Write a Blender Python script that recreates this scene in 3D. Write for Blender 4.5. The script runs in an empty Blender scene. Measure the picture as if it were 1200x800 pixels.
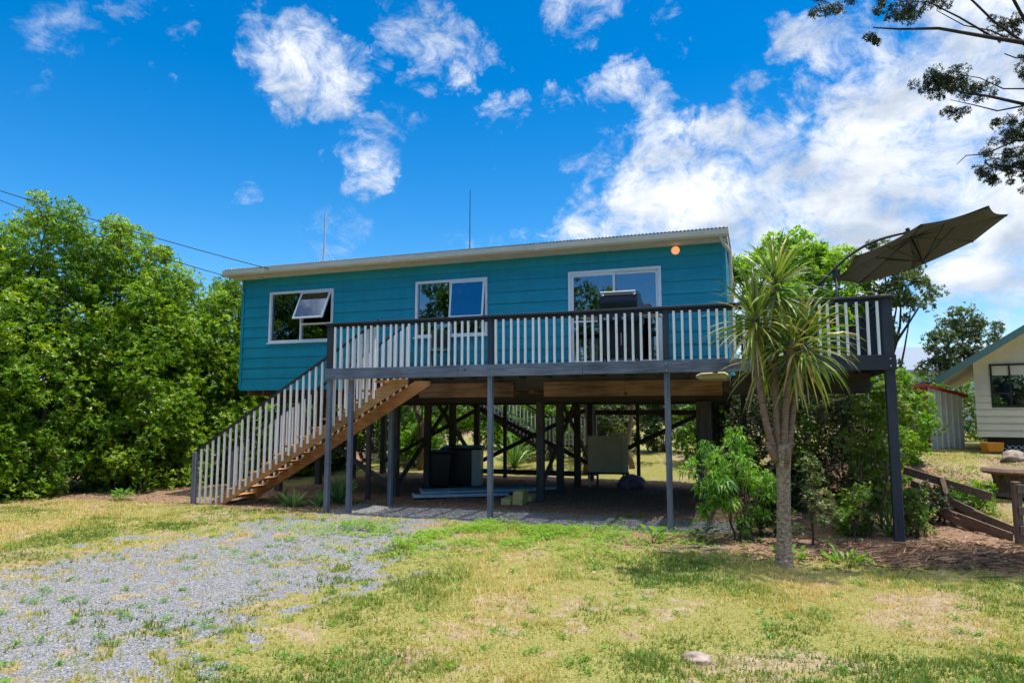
import bpy, math, random
import numpy as np
from mathutils import Vector, Matrix
random.seed(7)
RNG = np.random.default_rng(7)
D = bpy.data
col = bpy.context.scene.collection
R = math.radians

# ------------------------------------------------------------------ house frame
ANG = R(-19.3)
OX, OY = -3.917, 14.546
UX, UY = math.cos(ANG), math.sin(ANG)
VX, VY = -math.sin(ANG), math.cos(ANG)
def W(u, w, z=0.0):
    return Vector((OX + u*UX + w*VX, OY + u*UY + w*VY, z))
def to_uw(x, y):
    return ((x-OX)*UX + (y-OY)*UY, (x-OX)*VX + (y-OY)*VY)

def sstep(a, b, x):
    t = np.clip((x-a)/(b-a), 0, 1)
    return t*t*(3-2*t)
def terrain(x, y):
    x = np.asarray(x, float); y = np.asarray(y, float)
    d = (x-8.6)*0.6 + (y-13.0)*0.8
    z = 1.0*sstep(0, 5.0, d)*sstep(7.4, 9.5, x)
    u, w = to_uw(x, y)
    z = z + 0.5*sstep(10.5, 16, w)*(1-sstep(7.4, 9.5, x))
    z = z + 0.04
    return z
def tz(x, y): return float(terrain(x, y))

# ------------------------------------------------------------------ noise
def vnoise(x, y, seed=0):
    xi = np.floor(x).astype(np.int64); yi = np.floor(y).astype(np.int64)
    xf = x-xi; yf = y-yi
    def h(a, b):
        n = (a*374761393 + b*668265263 + seed*974634777) & 0xffffffff
        n = ((n ^ (n >> 13))*1274126177) & 0xffffffff
        return ((n ^ (n >> 16)) & 0xffff)/65535.0
    u = xf*xf*(3-2*xf); v = yf*yf*(3-2*yf)
    return (h(xi, yi)*(1-u)+h(xi+1, yi)*u)*(1-v)+(h(xi, yi+1)*(1-u)+h(xi+1, yi+1)*u)*v
def fbm(x, y, seed=0, o=4):
    s = 0; a = 0.5; t = 0
    for k in range(o):
        s = s + a*vnoise(x, y, seed+k*17); t += a
        x = x*2.03+5.1; y = y*2.03+1.7; a *= 0.55
    return s/t

# ------------------------------------------------------------------ materials
def new_mat(name):
    m = D.materials.new(name); m.use_nodes = True
    nt = m.node_tree; b = nt.nodes['Principled BSDF']
    return m, nt, b
def N(nt, t, **kw):
    n = nt.nodes.new(t)
    for k, v in kw.items(): setattr(n, k, v)
    return n
def L(nt, a, b): nt.links.new(a, b)
def ramp(nt, stops, interp='LINEAR'):
    r = N(nt, 'ShaderNodeValToRGB'); r.color_ramp.interpolation = interp
    e = r.color_ramp.elements
    e[0].position, e[0].color = stops[0][0], (*stops[0][1], 1)
    e[1].position, e[1].color = stops[-1][0], (*stops[-1][1], 1)
    for p, c in stops[1:-1]:
        x = e.new(p); x.color = (*c, 1)
    return r
def plain(name, c, rough=0.6, metal=0.0, var=0.12, scale=6.0, bump=0.0, coat=0.0, stretch=None, spec=0.5):
    m, nt, b = new_mat(name)
    tc = N(nt, 'ShaderNodeTexCoord')
    mp = N(nt, 'ShaderNodeMapping')
    if stretch: mp.inputs['Scale'].default_value = stretch
    L(nt, tc.outputs['Object'], mp.inputs['Vector'])
    n = N(nt, 'ShaderNodeTexNoise'); n.inputs['Scale'].default_value = scale
    n.inputs['Detail'].default_value = 6; n.inputs['Roughness'].default_value = 0.65
    L(nt, mp.outputs[0], n.inputs['Vector'])
    lo = tuple(max(0, v*(1-var*1.6)) for v in c); hi = tuple(min(1, v*(1+var)) for v in c)
    r = ramp(nt, [(0.3, lo), (0.7, hi)])
    L(nt, n.outputs['Fac'], r.inputs['Fac']); L(nt, r.outputs[0], b.inputs['Base Color'])
    b.inputs['Roughness'].default_value = rough; b.inputs['Metallic'].default_value = metal
    b.inputs['Specular IOR Level'].default_value = spec
    if coat: b.inputs['Coat Weight'].default_value = coat
    if bump:
        bp = N(nt, 'ShaderNodeBump'); bp.inputs['Strength'].default_value = bump; bp.inputs['Distance'].default_value = 0.02
        L(nt, n.outputs['Fac'], bp.inputs['Height']); L(nt, bp.outputs[0], b.inputs['Normal'])
    return m
def wood(name, c1, c2, axis=0, rough=0.75, scale=1.0, knots=False):
    m, nt, b = new_mat(name)
    tc = N(nt, 'ShaderNodeTexCoord'); mp = N(nt, 'ShaderNodeMapping')
    s = [26*scale]*3; s[axis] = 1.6*scale
    mp.inputs['Scale'].default_value = s
    L(nt, tc.outputs['Object'], mp.inputs['Vector'])
    n = N(nt, 'ShaderNodeTexNoise'); n.inputs['Scale'].default_value = 1.0; n.inputs['Detail'].default_value = 7
    n.inputs['Roughness'].default_value = 0.7; n.inputs['Distortion'].default_value = 0.6
    L(nt, mp.outputs[0], n.inputs['Vector'])
    n2 = N(nt, 'ShaderNodeTexNoise'); n2.inputs['Scale'].default_value = 1.3
    L(nt, tc.outputs['Object'], n2.inputs['Vector'])
    ad = N(nt, 'ShaderNodeMath', operation='MULTIPLY_ADD'); ad.inputs[1].default_value = 0.6
    L(nt, n2.outputs['Fac'], ad.inputs[0]); L(nt, n.outputs['Fac'], ad.inputs[2])
    r = ramp(nt, [(0.55, c1), (1.05, c2)])
    L(nt, ad.outputs[0], r.inputs['Fac']); 
    outc = r.outputs[0]
    if knots:
        v = N(nt, 'ShaderNodeTexVoronoi'); v.inputs['Scale'].default_value = 2.2
        L(nt, tc.outputs['Object'], v.inputs['Vector'])
        k = ramp(nt, [(0.03, (1, 1, 1)), (0.09, (0, 0, 0))]); L(nt, v.outputs['Distance'], k.inputs['Fac'])
        mx = N(nt, 'ShaderNodeMix', data_type='RGBA'); mx.inputs['B'].default_value = (*[x*0.35 for x in c1], 1)
        L(nt, k.outputs[0], mx.inputs['Factor']); L(nt, outc, mx.inputs['A']); outc = mx.outputs['Result']
    L(nt, outc, b.inputs['Base Color'])
    b.inputs['Roughness'].default_value = rough
    bp = N(nt, 'ShaderNodeBump'); bp.inputs['Strength'].default_value = 0.35; bp.inputs['Distance'].default_value = 0.01
    L(nt, n.outputs['Fac'], bp.inputs['Height']); L(nt, bp.outputs[0], b.inputs['Normal'])
    return m
def leafmat(name, stops, trans=0.35, rough=0.45, spec=0.4):
    m = D.materials.new(name); m.use_nodes = True; nt = m.node_tree
    nt.nodes.clear()
    out = N(nt, 'ShaderNodeOutputMaterial'); b = N(nt, 'ShaderNodeBsdfPrincipled')
    t = N(nt, 'ShaderNodeBsdfTranslucent'); mx = N(nt, 'ShaderNodeMixShader')
    at = N(nt, 'ShaderNodeAttribute', attribute_name='tint')
    r = ramp(nt, stops); L(nt, at.outputs['Fac'], r.inputs['Fac'])
    L(nt, r.outputs[0], b.inputs['Base Color'])
    g = N(nt, 'ShaderNodeMix', data_type='RGBA', blend_type='MULTIPLY'); g.inputs['Factor'].default_value = 1
    g.inputs['B'].default_value = (1.0, 1.0, 0.45, 1)
    mul = N(nt, 'ShaderNodeMix', data_type='RGBA', blend_type='ADD'); mul.inputs['Factor'].default_value = 0.5
    L(nt, r.outputs[0], mul.inputs['A']); L(nt, r.outputs[0], mul.inputs['B'])
    L(nt, mul.outputs['Result'], g.inputs['A']); L(nt, g.outputs['Result'], t.inputs['Color'])
    b.inputs['Roughness'].default_value = rough; b.inputs['Specular IOR Level'].default_value = spec
    mx.inputs[0].default_value = trans
    L(nt, b.outputs[0], mx.inputs[1]); L(nt, t.outputs[0], mx.inputs[2]); L(nt, mx.outputs[0], out.inputs['Surface'])
    return m

M = {}
M['teal'] = plain('teal_weatherboard_paint', (0.004, 0.255, 0.375), rough=0.42, var=0.10, scale=1.6, stretch=(0.5, 1, 4))
_m = M['teal']; _nt = _m.node_tree; _b = _nt.nodes['Principled BSDF']; _src = _b.inputs['Base Color'].links[0].from_socket
_tc = N(_nt, 'ShaderNodeTexCoord'); _sp = N(_nt, 'ShaderNodeSeparateXYZ'); L(_nt, _tc.outputs['Object'], _sp.inputs[0])
_k = N(_nt, 'ShaderNodeMath', operation='MULTIPLY_ADD'); _k.inputs[1].default_value = 1/.262; _k.inputs[2].default_value = -2.73/.262; L(_nt, _sp.outputs['Z'], _k.inputs[0])
_f = N(_nt, 'ShaderNodeMath', operation='FLOOR'); L(_nt, _k.outputs[0], _f.inputs[0])
_s = N(_nt, 'ShaderNodeMath', operation='MULTIPLY_ADD'); _s.inputs[1].default_value = 1.7; L(_nt, _f.outputs[0], _s.inputs[0]); L(_nt, _sp.outputs['X'], _s.inputs[2])
_j = N(_nt, 'ShaderNodeMath', operation='DIVIDE'); _j.inputs[1].default_value = 4.1; L(_nt, _s.outputs[0], _j.inputs[0])
_jf = N(_nt, 'ShaderNodeMath', operation='FLOOR'); L(_nt, _j.outputs[0], _jf.inputs[0])
_cv = N(_nt, 'ShaderNodeCombineXYZ'); L(_nt, _f.outputs[0], _cv.inputs[0]); _cv.inputs[1].default_value = 3.3
_wn = N(_nt, 'ShaderNodeTexWhiteNoise', noise_dimensions='3D'); L(_nt, _cv.outputs[0], _wn.inputs['Vector'])
_fr = N(_nt, 'ShaderNodeMath', operation='FRACT'); L(_nt, _j.outputs[0], _fr.inputs[0])
_jl = N(_nt, 'ShaderNodeMath', operation='GREATER_THAN'); _jl.inputs[1].default_value = -1.0; L(_nt, _fr.outputs[0], _jl.inputs[0])
_st = N(_nt, 'ShaderNodeTexNoise'); _st.inputs['Scale'].default_value = 1.0; _st.inputs['Detail'].default_value = 5
_mp = N(_nt, 'ShaderNodeMapping'); _mp.inputs['Scale'].default_value = (4, 1, .8); L(_nt, _tc.outputs['Object'], _mp.inputs['Vector']); L(_nt, _mp.outputs[0], _st.inputs['Vector'])
_mr = N(_nt, 'ShaderNodeMapRange'); _mr.inputs[3].default_value = .93; _mr.inputs[4].default_value = 1.04; L(_nt, _wn.outputs['Value'], _mr.inputs[0])
_mr2 = N(_nt, 'ShaderNodeMapRange'); _mr2.inputs[1].default_value = .3; _mr2.inputs[2].default_value = .7; _mr2.inputs[3].default_value = .90; _mr2.inputs[4].default_value = 1.04; L(_nt, _st.outputs['Fac'], _mr2.inputs[0])
_m1 = N(_nt, 'ShaderNodeMath', operation='MULTIPLY'); L(_nt, _mr.outputs[0], _m1.inputs[0]); L(_nt, _mr2.outputs[0], _m1.inputs[1])
_jm = N(_nt, 'ShaderNodeMapRange'); _jm.inputs[3].default_value = 1.0; L(_nt, _jl.outputs[0], _jm.inputs[0])
_m2 = N(_nt, 'ShaderNodeMath', operation='MULTIPLY'); L(_nt, _m1.outputs[0], _m2.inputs[0]); L(_nt, _jm.outputs[0], _m2.inputs[1])
_hv = N(_nt, 'ShaderNodeHueSaturation'); L(_nt, _m2.outputs[0], _hv.inputs['Value']); L(_nt, _src, _hv.inputs['Color']); L(_nt, _hv.outputs[0], _b.inputs['Base Color'])
M['frame_white'] = plain('white_aluminium', (0.74, 0.78, 0.84), rough=0.3, var=0.03)
M['gutter'] = plain('pale_gutter_metal', (0.50, 0.48, 0.42), rough=0.5, var=0.1, scale=3, stretch=(0.6, 3, 3))
M['roofsteel'] = plain('corrugated_steel', (0.48, 0.50, 0.50), rough=0.4, metal=0.5, var=0.12)
M['soffit'] = plain('soffit_paint', (0.62, 0.60, 0.52), rough=0.6, var=0.08)
M['charcoal'] = wood('charcoal_stained_timber', (0.010, 0.012, 0.020), (0.028, 0.032, 0.048), axis=0, rough=0.6)
M['charcoal_v'] = wood('charcoal_stained_post', (0.016, 0.019, 0.030), (0.045, 0.052, 0.075), axis=2, rough=0.6)
M['greybeam'] = wood('weathered_blue_grey_timber', (0.035, 0.042, 0.07), (0.21, 0.235, 0.30), axis=0, rough=0.75, knots=True)
M['greypost'] = wood('weathered_blue_grey_post', (0.07, 0.08, 0.12), (0.21, 0.235, 0.30), axis=2, rough=0.7)
M['baluster'] = plain('white_baluster_paint', (0.88, 0.87, 0.88), rough=0.5, var=0.08, scale=5, stretch=(4, 4, 0.8))
M['balside'] = plain('lilac_grey_baluster_paint', (0.12, 0.11, 0.20), rough=0.6, var=0.1)
M['pine'] = wood('orange_brown_pine', (0.20, 0.075, 0.022), (0.62, 0.31, 0.12), axis=0, rough=0.6, knots=True)
M['pinebeam'] = wood('brown_beam_timber', (0.025, 0.015, 0.012), (0.36, 0.20, 0.12), axis=0, rough=0.85, knots=True, scale=.8)
M['deckboard'] = wood('brown_decking', (0.10, 0.07, 0.05), (0.24, 0.18, 0.13), axis=0)
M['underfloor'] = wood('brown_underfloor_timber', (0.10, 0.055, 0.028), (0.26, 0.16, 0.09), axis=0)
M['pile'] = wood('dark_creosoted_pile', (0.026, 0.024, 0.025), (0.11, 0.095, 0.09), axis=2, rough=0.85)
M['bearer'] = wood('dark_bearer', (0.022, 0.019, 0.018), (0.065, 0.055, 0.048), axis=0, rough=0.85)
M['interior'] = plain('interior_wall', (0.30, 0.28, 0.25), rough=0.8)
M['curtain'] = plain('curtain_fabric', (0.42, 0.36, 0.30), rough=0.9)
M['black'] = plain('black_enamel', (0.006, 0.006, 0.008), rough=0.25, var=0.2)
M['blackplastic'] = plain('black_plastic', (0.012, 0.012, 0.014), rough=0.45, var=0.2)
M['steel'] = plain('brushed_steel', (0.55, 0.56, 0.58), rough=0.3, metal=0.9, var=0.06)
M['shelfgrey'] = plain('grey_shelf', (0.52, 0.53, 0.53), rough=0.4, var=0.06)
M['canvas'] = plain('grey_canopy_fabric', (0.070, 0.076, 0.090), rough=0.85, var=0.12, scale=12, bump=0.1)
M['umbmetal'] = plain('dark_umbrella_metal', (0.03, 0.032, 0.036), rough=0.35, metal=0.4)
M['bark_grey'] = plain('cabbage_tree_bark', (0.36, 0.27, 0.19), rough=0.95, var=0.55, scale=22, bump=.8, stretch=(1, 1, 1.6), spec=.2)
M['bark_stem'] = plain('cabbage_tree_stem', (0.26, 0.16, 0.11), rough=0.9, var=0.4, scale=16, bump=0.8, stretch=(1, 1, 3))
M['bark_brown'] = plain('brown_bark', (0.13, 0.085, 0.06), rough=0.95, var=0.4, scale=14, bump=0.8, stretch=(1, 1, 0.3))
M['bark_dark'] = plain('dark_bark', (0.035, 0.028, 0.026), rough=0.95, var=0.4, scale=14, bump=0.6)
M['cream'] = plain('cream_weatherboard', (0.68, 0.61, 0.44), rough=0.6, var=0.05, scale=2)
M['neightrim'] = plain('sea_green_barge_paint', (0.10, 0.19, 0.17), rough=0.5, var=0.06)
M['neighroof'] = plain('sea_green_roofing', (0.12, 0.22, 0.20), rough=0.5, var=0.1)
M['winblack'] = plain('black_window_frame', (0.008, 0.008, 0.009), rough=0.4)
M['lattice'] = plain('white_lattice', (0.6, 0.6, 0.58), rough=0.6)
M['orange'] = plain('orange_plastic', (0.95, 0.30, 0.01), rough=0.4)
M['shedsteel'] = plain('white_corrugated_steel', (0.78, 0.80, 0.82), rough=0.45, var=0.12, scale=3, stretch=(1, 1, 0.4))
M['redtrim'] = plain('red_brown_trim', (0.38, 0.05, 0.03), rough=0.6)
M['log'] = plain('split_log', (0.26, 0.13, 0.07), rough=0.9, var=0.4)
M['farroof'] = plain('blue_grey_roof', (0.20, 0.24, 0.30), rough=0.5, var=0.08)
M['farwall'] = plain('pale_blue_wall', (0.42, 0.50, 0.58), rough=0.7)
M['fencewood'] = wood('weathered_brown_fence', (0.07, 0.045, 0.032), (0.25, 0.17, 0.12), axis=0, rough=0.9, knots=True)
M['fencepost'] = wood('weathered_brown_fence_post', (0.08, 0.05, 0.034), (0.26, 0.17, 0.12), axis=2, rough=0.9)
M['cutwood'] = plain('cut_stump_top', (0.19, 0.12, 0.08), rough=0.9, var=0.3, scale=10)
M['beige'] = plain('beige_cabinet_paint', (0.62, 0.54, 0.32), rough=0.55, var=0.10, scale=3)
M['creambox'] = plain('cream_panel', (0.72, 0.66, 0.48), rough=0.6, var=0.12)
M['purplebag'] = plain('purple_grey_bag', (0.24, 0.19, 0.26), rough=0.45, var=0.25, scale=8, bump=0.4)
M['sheetblue'] = plain('blue_green_sheet', (0.12, 0.28, 0.32), rough=0.22, metal=0.0, var=0.45, scale=3, coat=0.5)
M['whiteedge'] = plain('white_edge', (0.55, 0.58, 0.60), rough=0.4)
M['freshpine'] = wood('fresh_cut_pine', (0.55, 0.36, 0.10), (0.80, 0.58, 0.22), axis=1, rough=0.7)
M['rock'] = plain('pinkish_grey_rock', (0.34, 0.26, 0.215), rough=0.9, var=0.35, scale=5, bump=0.8)
M['cable'] = plain('black_cable', (0.01, 0.01, 0.012), rough=0.6)
M['alu'] = plain('aluminium_tube', (0.5, 0.52, 0.55), rough=0.35, metal=0.7, var=0.08)
M['creamfibre'] = plain('cream_fibreglass', (0.60, 0.53, 0.38), rough=0.35, var=0.06)
M['stucco'] = plain('rear_white_paint', (0.6, 0.62, 0.64), rough=0.6)

m, nt, b = new_mat('window_glass')
nt.nodes.remove(b)
fr = N(nt, 'ShaderNodeFresnel'); fr.inputs[0].default_value = 1.75
ma = N(nt, 'ShaderNodeMath', operation='MULTIPLY_ADD', use_clamp=True); ma.inputs[1].default_value = 1.0; ma.inputs[2].default_value = 0.14
gl = N(nt, 'ShaderNodeBsdfGlossy'); gl.inputs['Roughness'].default_value = 0.0; gl.inputs['Color'].default_value = (0.72, 0.82, 0.95, 1)
trn = N(nt, 'ShaderNodeBsdfTransparent'); trn.inputs[0].default_value = (0.52, 0.58, 0.62, 1)
mxs = N(nt, 'ShaderNodeMixShader')
L(nt, fr.outputs[0], ma.inputs[0]); L(nt, ma.outputs[0], mxs.inputs[0])
L(nt, trn.outputs[0], mxs.inputs[1]); L(nt, gl.outputs[0], mxs.inputs[2])
L(nt, mxs.outputs[0], nt.nodes['Material Output'].inputs['Surface'])
M['glass'] = m
m, nt, b = new_mat('warm_lamp_diffuser')
b.inputs['Base Color'].default_value = (0.8, 0.45, 0.22, 1)
b.inputs['Emission Color'].default_value = (1.0, 0.36, 0.12, 1); b.inputs['Emission Strength'].default_value = 0.42
M['lampglow'] = m

M['leaf_hedge'] = leafmat('glossy_hedge_leaf', [(0, (0.018, 0.05, 0.006)), (0.4, (0.065, 0.165, 0.012)), (0.75, (0.19, 0.33, 0.022)), (1, (0.38, 0.48, 0.04))], trans=0.45, rough=0.38)
M['leaf_bright'] = leafmat('bright_green_leaf', [(0, (0.04, 0.12, 0.008)), (0.5, (0.14, 0.30, 0.02)), (1, (0.34, 0.50, 0.04))], trans=0.5)
M['leaf_olive'] = leafmat('olive_leaf', [(0, (0.03, 0.05, 0.018)), (0.5, (0.10, 0.145, 0.045)), (0.85, (0.20, 0.26, 0.09)), (1, (0.28, 0.30, 0.13))], trans=0.32)
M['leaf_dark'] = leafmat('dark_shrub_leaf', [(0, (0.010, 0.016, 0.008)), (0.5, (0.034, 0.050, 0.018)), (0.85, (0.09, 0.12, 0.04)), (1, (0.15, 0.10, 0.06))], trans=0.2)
M['leaf_peach'] = leafmat('light_green_peach_leaf', [(0, (0.03, 0.10, 0.012)), (0.5, (0.10, 0.27, 0.025)), (0.85, (0.22, 0.40, 0.04)), (1, (0.42, 0.42, 0.08))], trans=0.42)
M['leaf_vine'] = leafmat('yellow_green_vine_leaf', [(0, (0.03, 0.08, 0.01)), (0.5, (0.10, 0.20, 0.02)), (0.8, (0.24, 0.33, 0.04)), (1, (0.32, 0.22, 0.07))], trans=0.4)
M['leaf_cord'] = leafmat('cabbage_tree_leaf', [(0, (0.03, 0.075, 0.02)), (0.45, (0.085, 0.16, 0.035)), (0.75, (0.22, 0.30, 0.05)), (0.92, (0.48, 0.46, 0.10)), (1, (0.48, 0.34, 0.16))], trans=0.3, rough=0.35)
M['leaf_manuka'] = leafmat('fine_manuka_leaf', [(0, (0.010, 0.018, 0.010)), (0.5, (0.028, 0.048, 0.018)), (1, (0.09, 0.10, 0.035))], trans=0.2)
M['leaf_agave'] = leafmat('agave_leaf', [(0, (0.07, 0.17, 0.06)), (0.5, (0.16, 0.32, 0.09)), (1, (0.34, 0.46, 0.14))], trans=0.2, rough=0.4)
M['leaf_weed'] = leafmat('weed_leaf', [(0, (0.05, 0.15, 0.015)), (0.5, (0.13, 0.30, 0.03)), (1, (0.25, 0.40, 0.06))], trans=0.4)
M['grass'] = leafmat('lawn_blades', [(0, (0.10, 0.17, 0.026)), (0.3, (0.21, 0.26, 0.045)), (0.55, (0.41, 0.37, 0.12)), (0.8, (0.50, 0.42, 0.16)), (1, (0.58, 0.42, 0.22))], trans=0.35, rough=0.6)
M['litter'] = leafmat('dry_leaf_litter', [(0, (0.10, 0.055, 0.035)), (0.5, (0.30, 0.18, 0.11)), (1, (0.55, 0.40, 0.27))], trans=0.05, rough=0.85)
M['stones'] = leafmat('blue_grey_gravel_stone', [(0, (0.10, 0.105, 0.115)), (0.5, (0.23, 0.24, 0.26)), (1, (0.44, 0.44, 0.44))], trans=0.0, rough=0.8)

# ------------------------------------------------------------------ mesh helpers
class MB:
    """collects geometry in the local frame of its parent, builds ONE mesh"""
    def __init__(s): s.v = []; s.f = []; s.mi = []
    def _add(s, vs, fs, mi=0):
        b = len(s.v); s.v += [tuple(v) for v in vs]; s.f += [tuple(b+i for i in f) for f in fs]; s.mi += [mi]*len(fs); return s
    def box(s, x0, x1, y0, y1, z0, z1, mi=0):
        vs = [(x, y, z) for z in (z0, z1) for y in (y0, y1) for x in (x0, x1)]
        return s._add(vs, [(0, 2, 3, 1), (4, 5, 7, 6), (0, 1, 5, 4), (2, 6, 7, 3), (0, 4, 6, 2), (1, 3, 7, 5)], mi)
    def bar(s, a, b, w, h, up=(0, 0, 1), mi=0):
        a = Vector(a); b = Vector(b); d = (b-a).normalized(); up = Vector(up)
        x = d.cross(up)
        if x.length < 1e-4: x = d.cross(Vector((0, 1, 0)))
        x.normalize(); y = x.cross(d).normalized()
        vs = [p + x*sx*w/2 + y*sy*h/2 for p in (a, b) for sy in (-1, 1) for sx in (-1, 1)]
        return s._add(vs, [(0, 1, 3, 2), (4, 6, 7, 5), (0, 4, 5, 1), (2, 3, 7, 6), (0, 2, 6, 4), (1, 5, 7, 3)], mi)
    def tube(s, pts, rad, n=8, cap=True, mi=0):
        pts = [Vector(p) for p in pts]
        if not hasattr(rad, '__len__'): rad = [rad]*len(pts)
        prev = None; base = len(s.v)
        for i, p in enumerate(pts):
            d = (pts[min(i+1, len(pts)-1)]-pts[max(i-1, 0)]).normalized()
            x = prev if prev is not None else d.orthogonal()
            x = (x - d*x.dot(d)).normalized(); prev = x; y = d.cross(x)
            for k in range(n):
                a = 2*math.pi*k/n
                s.v.append(tuple(p + (x*math.cos(a)+y*math.sin(a))*rad[i]))
        for i in range(len(pts)-1):
            for k in range(n):
                a = base+i*n+k; b = base+i*n+(k+1) % n
                s.f.append((a, b, b+n, a+n)); s.mi.append(mi)
        if cap:
            s.f.append(tuple(base+k for k in range(n))[::-1]); s.mi.append(mi)
            e = base+(len(pts)-1)*n
            s.f.append(tuple(e+k for k in range(n))); s.mi.append(mi)
        return s
    def prism(s, prof, y0, y1, mi=0):
        """profile in (x,z) extruded along y"""
        n = len(prof)
        vs = [(x, y0, z) for x, z in prof]+[(x, y1, z) for x, z in prof]
        fs = [tuple(range(n)), tuple(range(2*n-1, n-1, -1))]+[(i, i+n, (i+1) % n+n, (i+1) % n) for i in range(n)]
        return s._add(vs, fs, mi)
    def prismx(s, prof, x0, x1, mi=0):
        n = len(prof)
        vs = [(x0, y, z) for y, z in prof]+[(x1, y, z) for y, z in prof]
        fs = [tuple(range(n)), tuple(range(2*n-1, n-1, -1))]+[(i, i+n, (i+1) % n+n, (i+1) % n) for i in range(n)]
        return s._add(vs, fs, mi)
    def lathe(s, prof, n=20, c=(0, 0), mi=0):
        base = len(s.v)
        for r, z in prof:
            for k in range(n):
                a = 2*math.pi*k/n; s.v.append((c[0]+r*math.cos(a), c[1]+r*math.sin(a), z))
        for i in range(len(prof)-1):
            for k in range(n):
                a = base+i*n+k; b = base+i*n+(k+1) % n
                s.f.append((a, b, b+n, a+n)); s.mi.append(mi)
        return s
    def build(s, name, mat, parent=None, loc=(0, 0, 0), bevel=0.0, smooth=False, rotz=0.0):
        me = D.meshes.new(name); me.from_pydata(s.v, [], s.f)
        for mm in (mat if isinstance(mat, (list, tuple)) else [mat]): me.materials.append(mm)
        me.polygons.foreach_set('material_index', s.mi)
        if smooth: me.polygons.foreach_set('use_smooth', [True]*len(s.f))
        me.update()
        import bmesh
        bm = bmesh.new(); bm.from_mesh(me); bmesh.ops.recalc_face_normals(bm, faces=bm.faces)
        if bevel: bmesh.ops.bevel(bm, geom=[e for e in bm.edges], offset=bevel, segments=1, affect='EDGES')
        bm.to_mesh(me); bm.free()
        o = D.objects.new(name, me); col.objects.link(o); o.location = loc; o.rotation_euler[2] = rotz
        if parent: o.parent = parent
        return o
def tag(o, label=None, cat=None, group=None, kind=None):
    if label: o['label'] = label
    if cat: o['category'] = cat
    if group: o['group'] = group
    if kind: o['kind'] = kind
    return o
def empty(name, loc, rotz=0.0, **kw):
    o = D.objects.new(name, None); col.objects.link(o); o.location = loc; o.rotation_euler[2] = rotz
    o.empty_display_size = 0.2
    return tag(o, **kw)
def linkcopy(o, parent, loc):
    c = o.copy(); col.objects.link(c); c.parent = parent; c.location = loc; return c

def fast_mesh(name, V, nper, mat, parent=None, loc=(0, 0, 0), tint=None, smooth=False):
    """V (n,nper,3): n separate polygons with nper corners each"""
    n = V.shape[0]
    me = D.meshes.new(name)
    me.vertices.add(n*nper); me.vertices.foreach_set('co', V.reshape(-1).astype(np.float32))
    me.loops.add(n*nper); me.loops.foreach_set('vertex_index', np.arange(n*nper, dtype=np.int32))
    me.polygons.add(n); me.polygons.foreach_set('loop_start', np.arange(0, n*nper, nper, dtype=np.int32))
    me.polygons.foreach_set('loop_total', np.full(n, nper, dtype=np.int32))
    me.materials.append(mat)
    if tint is not None:
        a = me.attributes.new('tint', 'FLOAT', 'POINT')
        a.data.foreach_set('value', np.repeat(tint, nper).astype(np.float32))
    me.update(calc_edges=True)
    o = D.objects.new(name, me); col.objects.link(o); o.location = loc
    if parent: o.parent = parent
    return o

def norm(a): return a/np.maximum(np.linalg.norm(a, axis=-1, keepdims=True), 1e-9)
def rand_dirs(n, rng):
    return norm(rng.normal(size=(n, 3)))
def leaf_quads(P, Dr, Nn, ln, wd, droop=0.0):
    """diamond leaves: base P, direction Dr, face normal Nn"""
    Dr = norm(Dr); S = norm(np.cross(Dr, Nn)); Nn = norm(np.cross(S, Dr))
    ln = ln[:, None]; wd = wd[:, None]
    mid = P + Dr*ln*0.5
    tip = P + Dr*ln - Nn*ln*0.12 + np.array([0, 0, -1.0])*ln*droop
    return np.stack([P, mid+S*wd*0.5+Nn*wd*0.12, tip, mid-S*wd*0.5+Nn*wd*0.12], axis=1)
def foliage(clumps, whorls, leaves, ln, wd, rng, up=0.5, droop=0.0, tint0=0.0, spread=0.9, shell=0.55, tvar=0.16):
    """clumps (n,4): centre + radius -> leaf whorls on and within each clump"""
    n = len(clumps)
    idx = np.repeat(np.arange(n), whorls)
    d = rand_dirs(len(idx), rng)
    rad = clumps[idx, 3]*(shell+(1-shell)*rng.random(len(idx))**0.6)
    C = clumps[idx, :3] + d*rad[:, None]*np.array([1, 1, 0.85])
    ax = norm(d + np.array([0, 0, up]) + 0.35*rng.normal(size=d.shape))
    ct = rng.normal(0, 0.10, n)
    j = np.repeat(np.arange(len(C)), leaves); m = len(j)
    r = rand_dirs(m, rng); A = ax[j]
    side = norm(r - A*np.sum(r*A, 1, keepdims=True))
    dr = norm(side*spread + A*(0.25+0.6*rng.random((m, 1))))
    P = C[j] + A*(rng.random((m, 1))-0.5)*ln*0.6
    lnv = ln*(0.65+0.6*rng.random(m)); wdv = wd*(0.7+0.5*rng.random(m))
    Q = leaf_quads(P, dr, A, lnv, wdv, droop)
    tint = np.clip(0.42 + tint0 + ct[idx][j] + rng.normal(0, tvar, m), 0, 1)
    return Q, tint
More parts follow.
